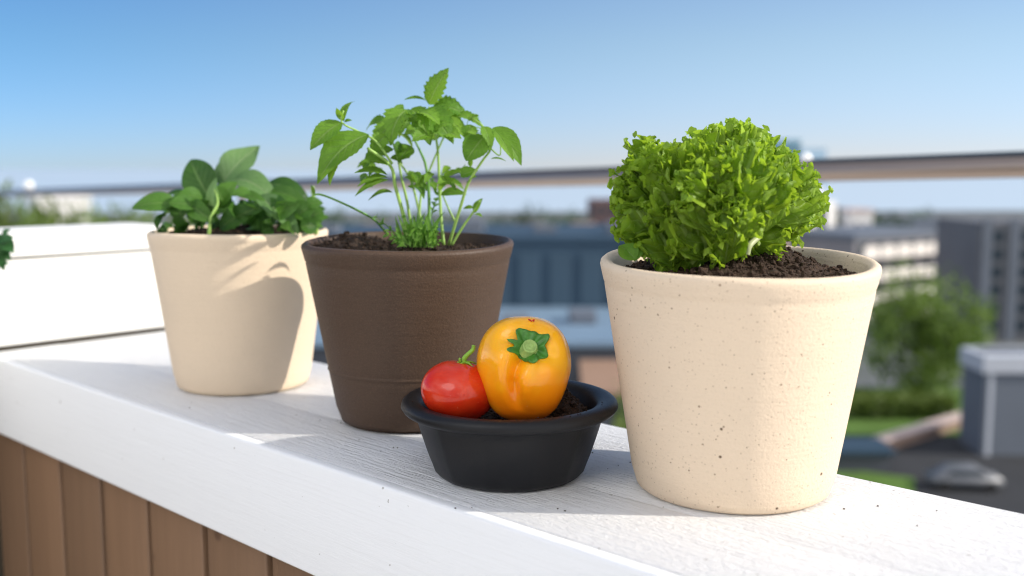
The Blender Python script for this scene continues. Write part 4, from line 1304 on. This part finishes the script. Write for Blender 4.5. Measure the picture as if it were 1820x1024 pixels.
# ------------------------------------------------------------------ parked car
cp = gz(1712, 868, GZ)
car = thing('parked_car', 'pale grey parked car on the dark road below the grey house', 'car', (cp.x, cp.y, GZ + .04), math.radians(-6))
M['car'] = plain('grey_car_paint', (.15, .16, .18), .35, .05, 1, .5)
M['tyre'] = plain('tyre_rubber', (.02, .02, .02), .9)
bm = bmesh.new()
pr = [(-2.2, .35), (-2.25, .75), (-1.6, .95), (-.95, 1.42), (.75, 1.45), (1.45, 1.0), (2.15, .85), (2.25, .4)]
A = [bm.verts.new((x, -.86, z)) for x, z in pr]; B = [bm.verts.new((x, .86, z)) for x, z in pr]
bm.faces.new(A); bm.faces.new(B[::-1])
for i in range(len(pr)): bm.faces.new((A[i], B[i], B[(i + 1) % 8], A[(i + 1) % 8]))
bmesh.ops.recalc_face_normals(bm, faces=bm.faces)
bmesh.ops.bevel(bm, geom=list(bm.edges), offset=.08, segments=3, affect='EDGES')
link_mesh('body', bm, M['car'], car)
for s in (-1, 1):
    bm = bmesh.new(); vs = [bm.verts.new((x, s * .868, z)) for x, z in ((-1.45, .98), (-.9, 1.35), (.7, 1.37), (1.2, 1.0))]; bm.faces.new(vs); link_mesh('window', bm, M['glass'], car, False)
    for x in (-1.4, 1.4):
        bm = bmesh.new(); bmesh.ops.create_cone(bm, segments=24, radius1=.33, radius2=.33, depth=.22, cap_ends=True)
        for v_ in bm.verts: v_.co = Vector((v_.co.x + x, v_.co.z + s * .80, v_.co.y + .33))
        link_mesh('wheel', bm, M['tyre'], car, False)

# ------------------------------------------------------------------ light
SUN_EL, SUN_AZ = math.radians(29), math.radians(-9)     # azimuth measured from +X towards +Y
sdir = Vector((math.cos(SUN_EL) * math.cos(SUN_AZ), math.cos(SUN_EL) * math.sin(SUN_AZ), math.sin(SUN_EL)))
ld = bpy.data.lights.new('sun', 'SUN'); ld.energy = 5.0; ld.angle = math.radians(.55); ld.color = (1.0, .93, .83)
lo = bpy.data.objects.new('sun', ld); COL.objects.link(lo)
lo.rotation_euler = (-sdir).to_track_quat('-Z', 'Y').to_euler()
wd = bpy.data.worlds.new('World'); sc.world = wd; wd.use_nodes = True
nt = wd.node_tree
bg = nt.nodes['Background']
sky = nt.nodes.new('ShaderNodeTexSky'); sky.sky_type = 'NISHITA'; sky.sun_disc = False
sky.sun_elevation = SUN_EL; sky.sun_rotation = math.radians(90) - SUN_AZ
sky.altitude = 50; sky.air_density = 1.0; sky.dust_density = .0; sky.ozone_density = 3.0
# clear blue to the north, paler towards the sun, added fill brightness out of view behind and overhead
tc = nt.nodes.new('ShaderNodeTexCoord')
sx = nt.nodes.new('ShaderNodeSeparateXYZ'); nt.links.new(tc.outputs['Generated'], sx.inputs[0])
az = sstep(nt, sx.outputs[0], -.60, .38)
low = sstep(nt, sx.outputs[2], .13, .0)
tint = mixc(nt, az, (.33, .545, .78), (.95, .93, .98))
tint = mixc(nt, low, tint, mixc(nt, az, (.35, .535, .98), (.70, .775, 1.17)))
clear = mixc(nt, 1.0, sky.outputs[0], tint, 'MULTIPLY')
cn = N(nt, 'ShaderNodeTexNoise', Scale=2.2, Detail=6.0); nt.links.new(tc.outputs['Generated'], cn.inputs['Vector'])
fill_sky = mixc(nt, sstep(nt, cn.outputs['Fac'], .42, .60), (3.4, 3.8, 4.6), (9.6, 9.6, 9.7))
# added bright patch, unseen high to the south-west, for highlights on fruit and bowl
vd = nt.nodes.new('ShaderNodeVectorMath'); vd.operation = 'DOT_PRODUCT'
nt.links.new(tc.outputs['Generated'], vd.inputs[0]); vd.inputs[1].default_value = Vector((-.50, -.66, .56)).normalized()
fill_sky = mixc(nt, sstep(nt, mth(nt, 'ADD', vd.outputs['Value'], mth(nt, 'MULTIPLY', cn.outputs['Fac'], .03)), .975, .992), fill_sky, (26, 25.5, 25))
back = sstep(nt, sx.outputs[1], .12, -.45)
over = mth(nt, 'MULTIPLY', sstep(nt, sx.outputs[2], .45, .9), .45)
nt.links.new(mixc(nt, mth(nt, 'MAXIMUM', back, over), clear, fill_sky), bg.inputs[0])
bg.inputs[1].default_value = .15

# ------------------------------------------------------------------ camera
cd = bpy.data.cameras.new('camera'); cd.sensor_width = 36; cd.lens = 36 * F / 1820
cd.clip_start = .02; cd.clip_end = 60000
cd.dof.use_dof = True; cd.dof.focus_distance = .82; cd.dof.aperture_fstop = 3.7
cam = bpy.data.objects.new('camera', cd); COL.objects.link(cam)
cam.location = (0, 0, HC); cam.rotation_euler = (PI / 2 - PITCH, 0, 0)
sc.camera = cam
sc.view_settings.view_transform = 'Standard'; sc.view_settings.look = 'None'; sc.view_settings.exposure = 0; sc.view_settings.gamma = 1
sc.cycles.use_denoising = True
try: sc.cycles.denoiser = 'OPENIMAGEDENOISE'
except Exception: pass
sc.cycles.filter_width = 1.1
sc.cycles.max_bounces = 8
sc.cycles.sample_clamp_indirect = 6
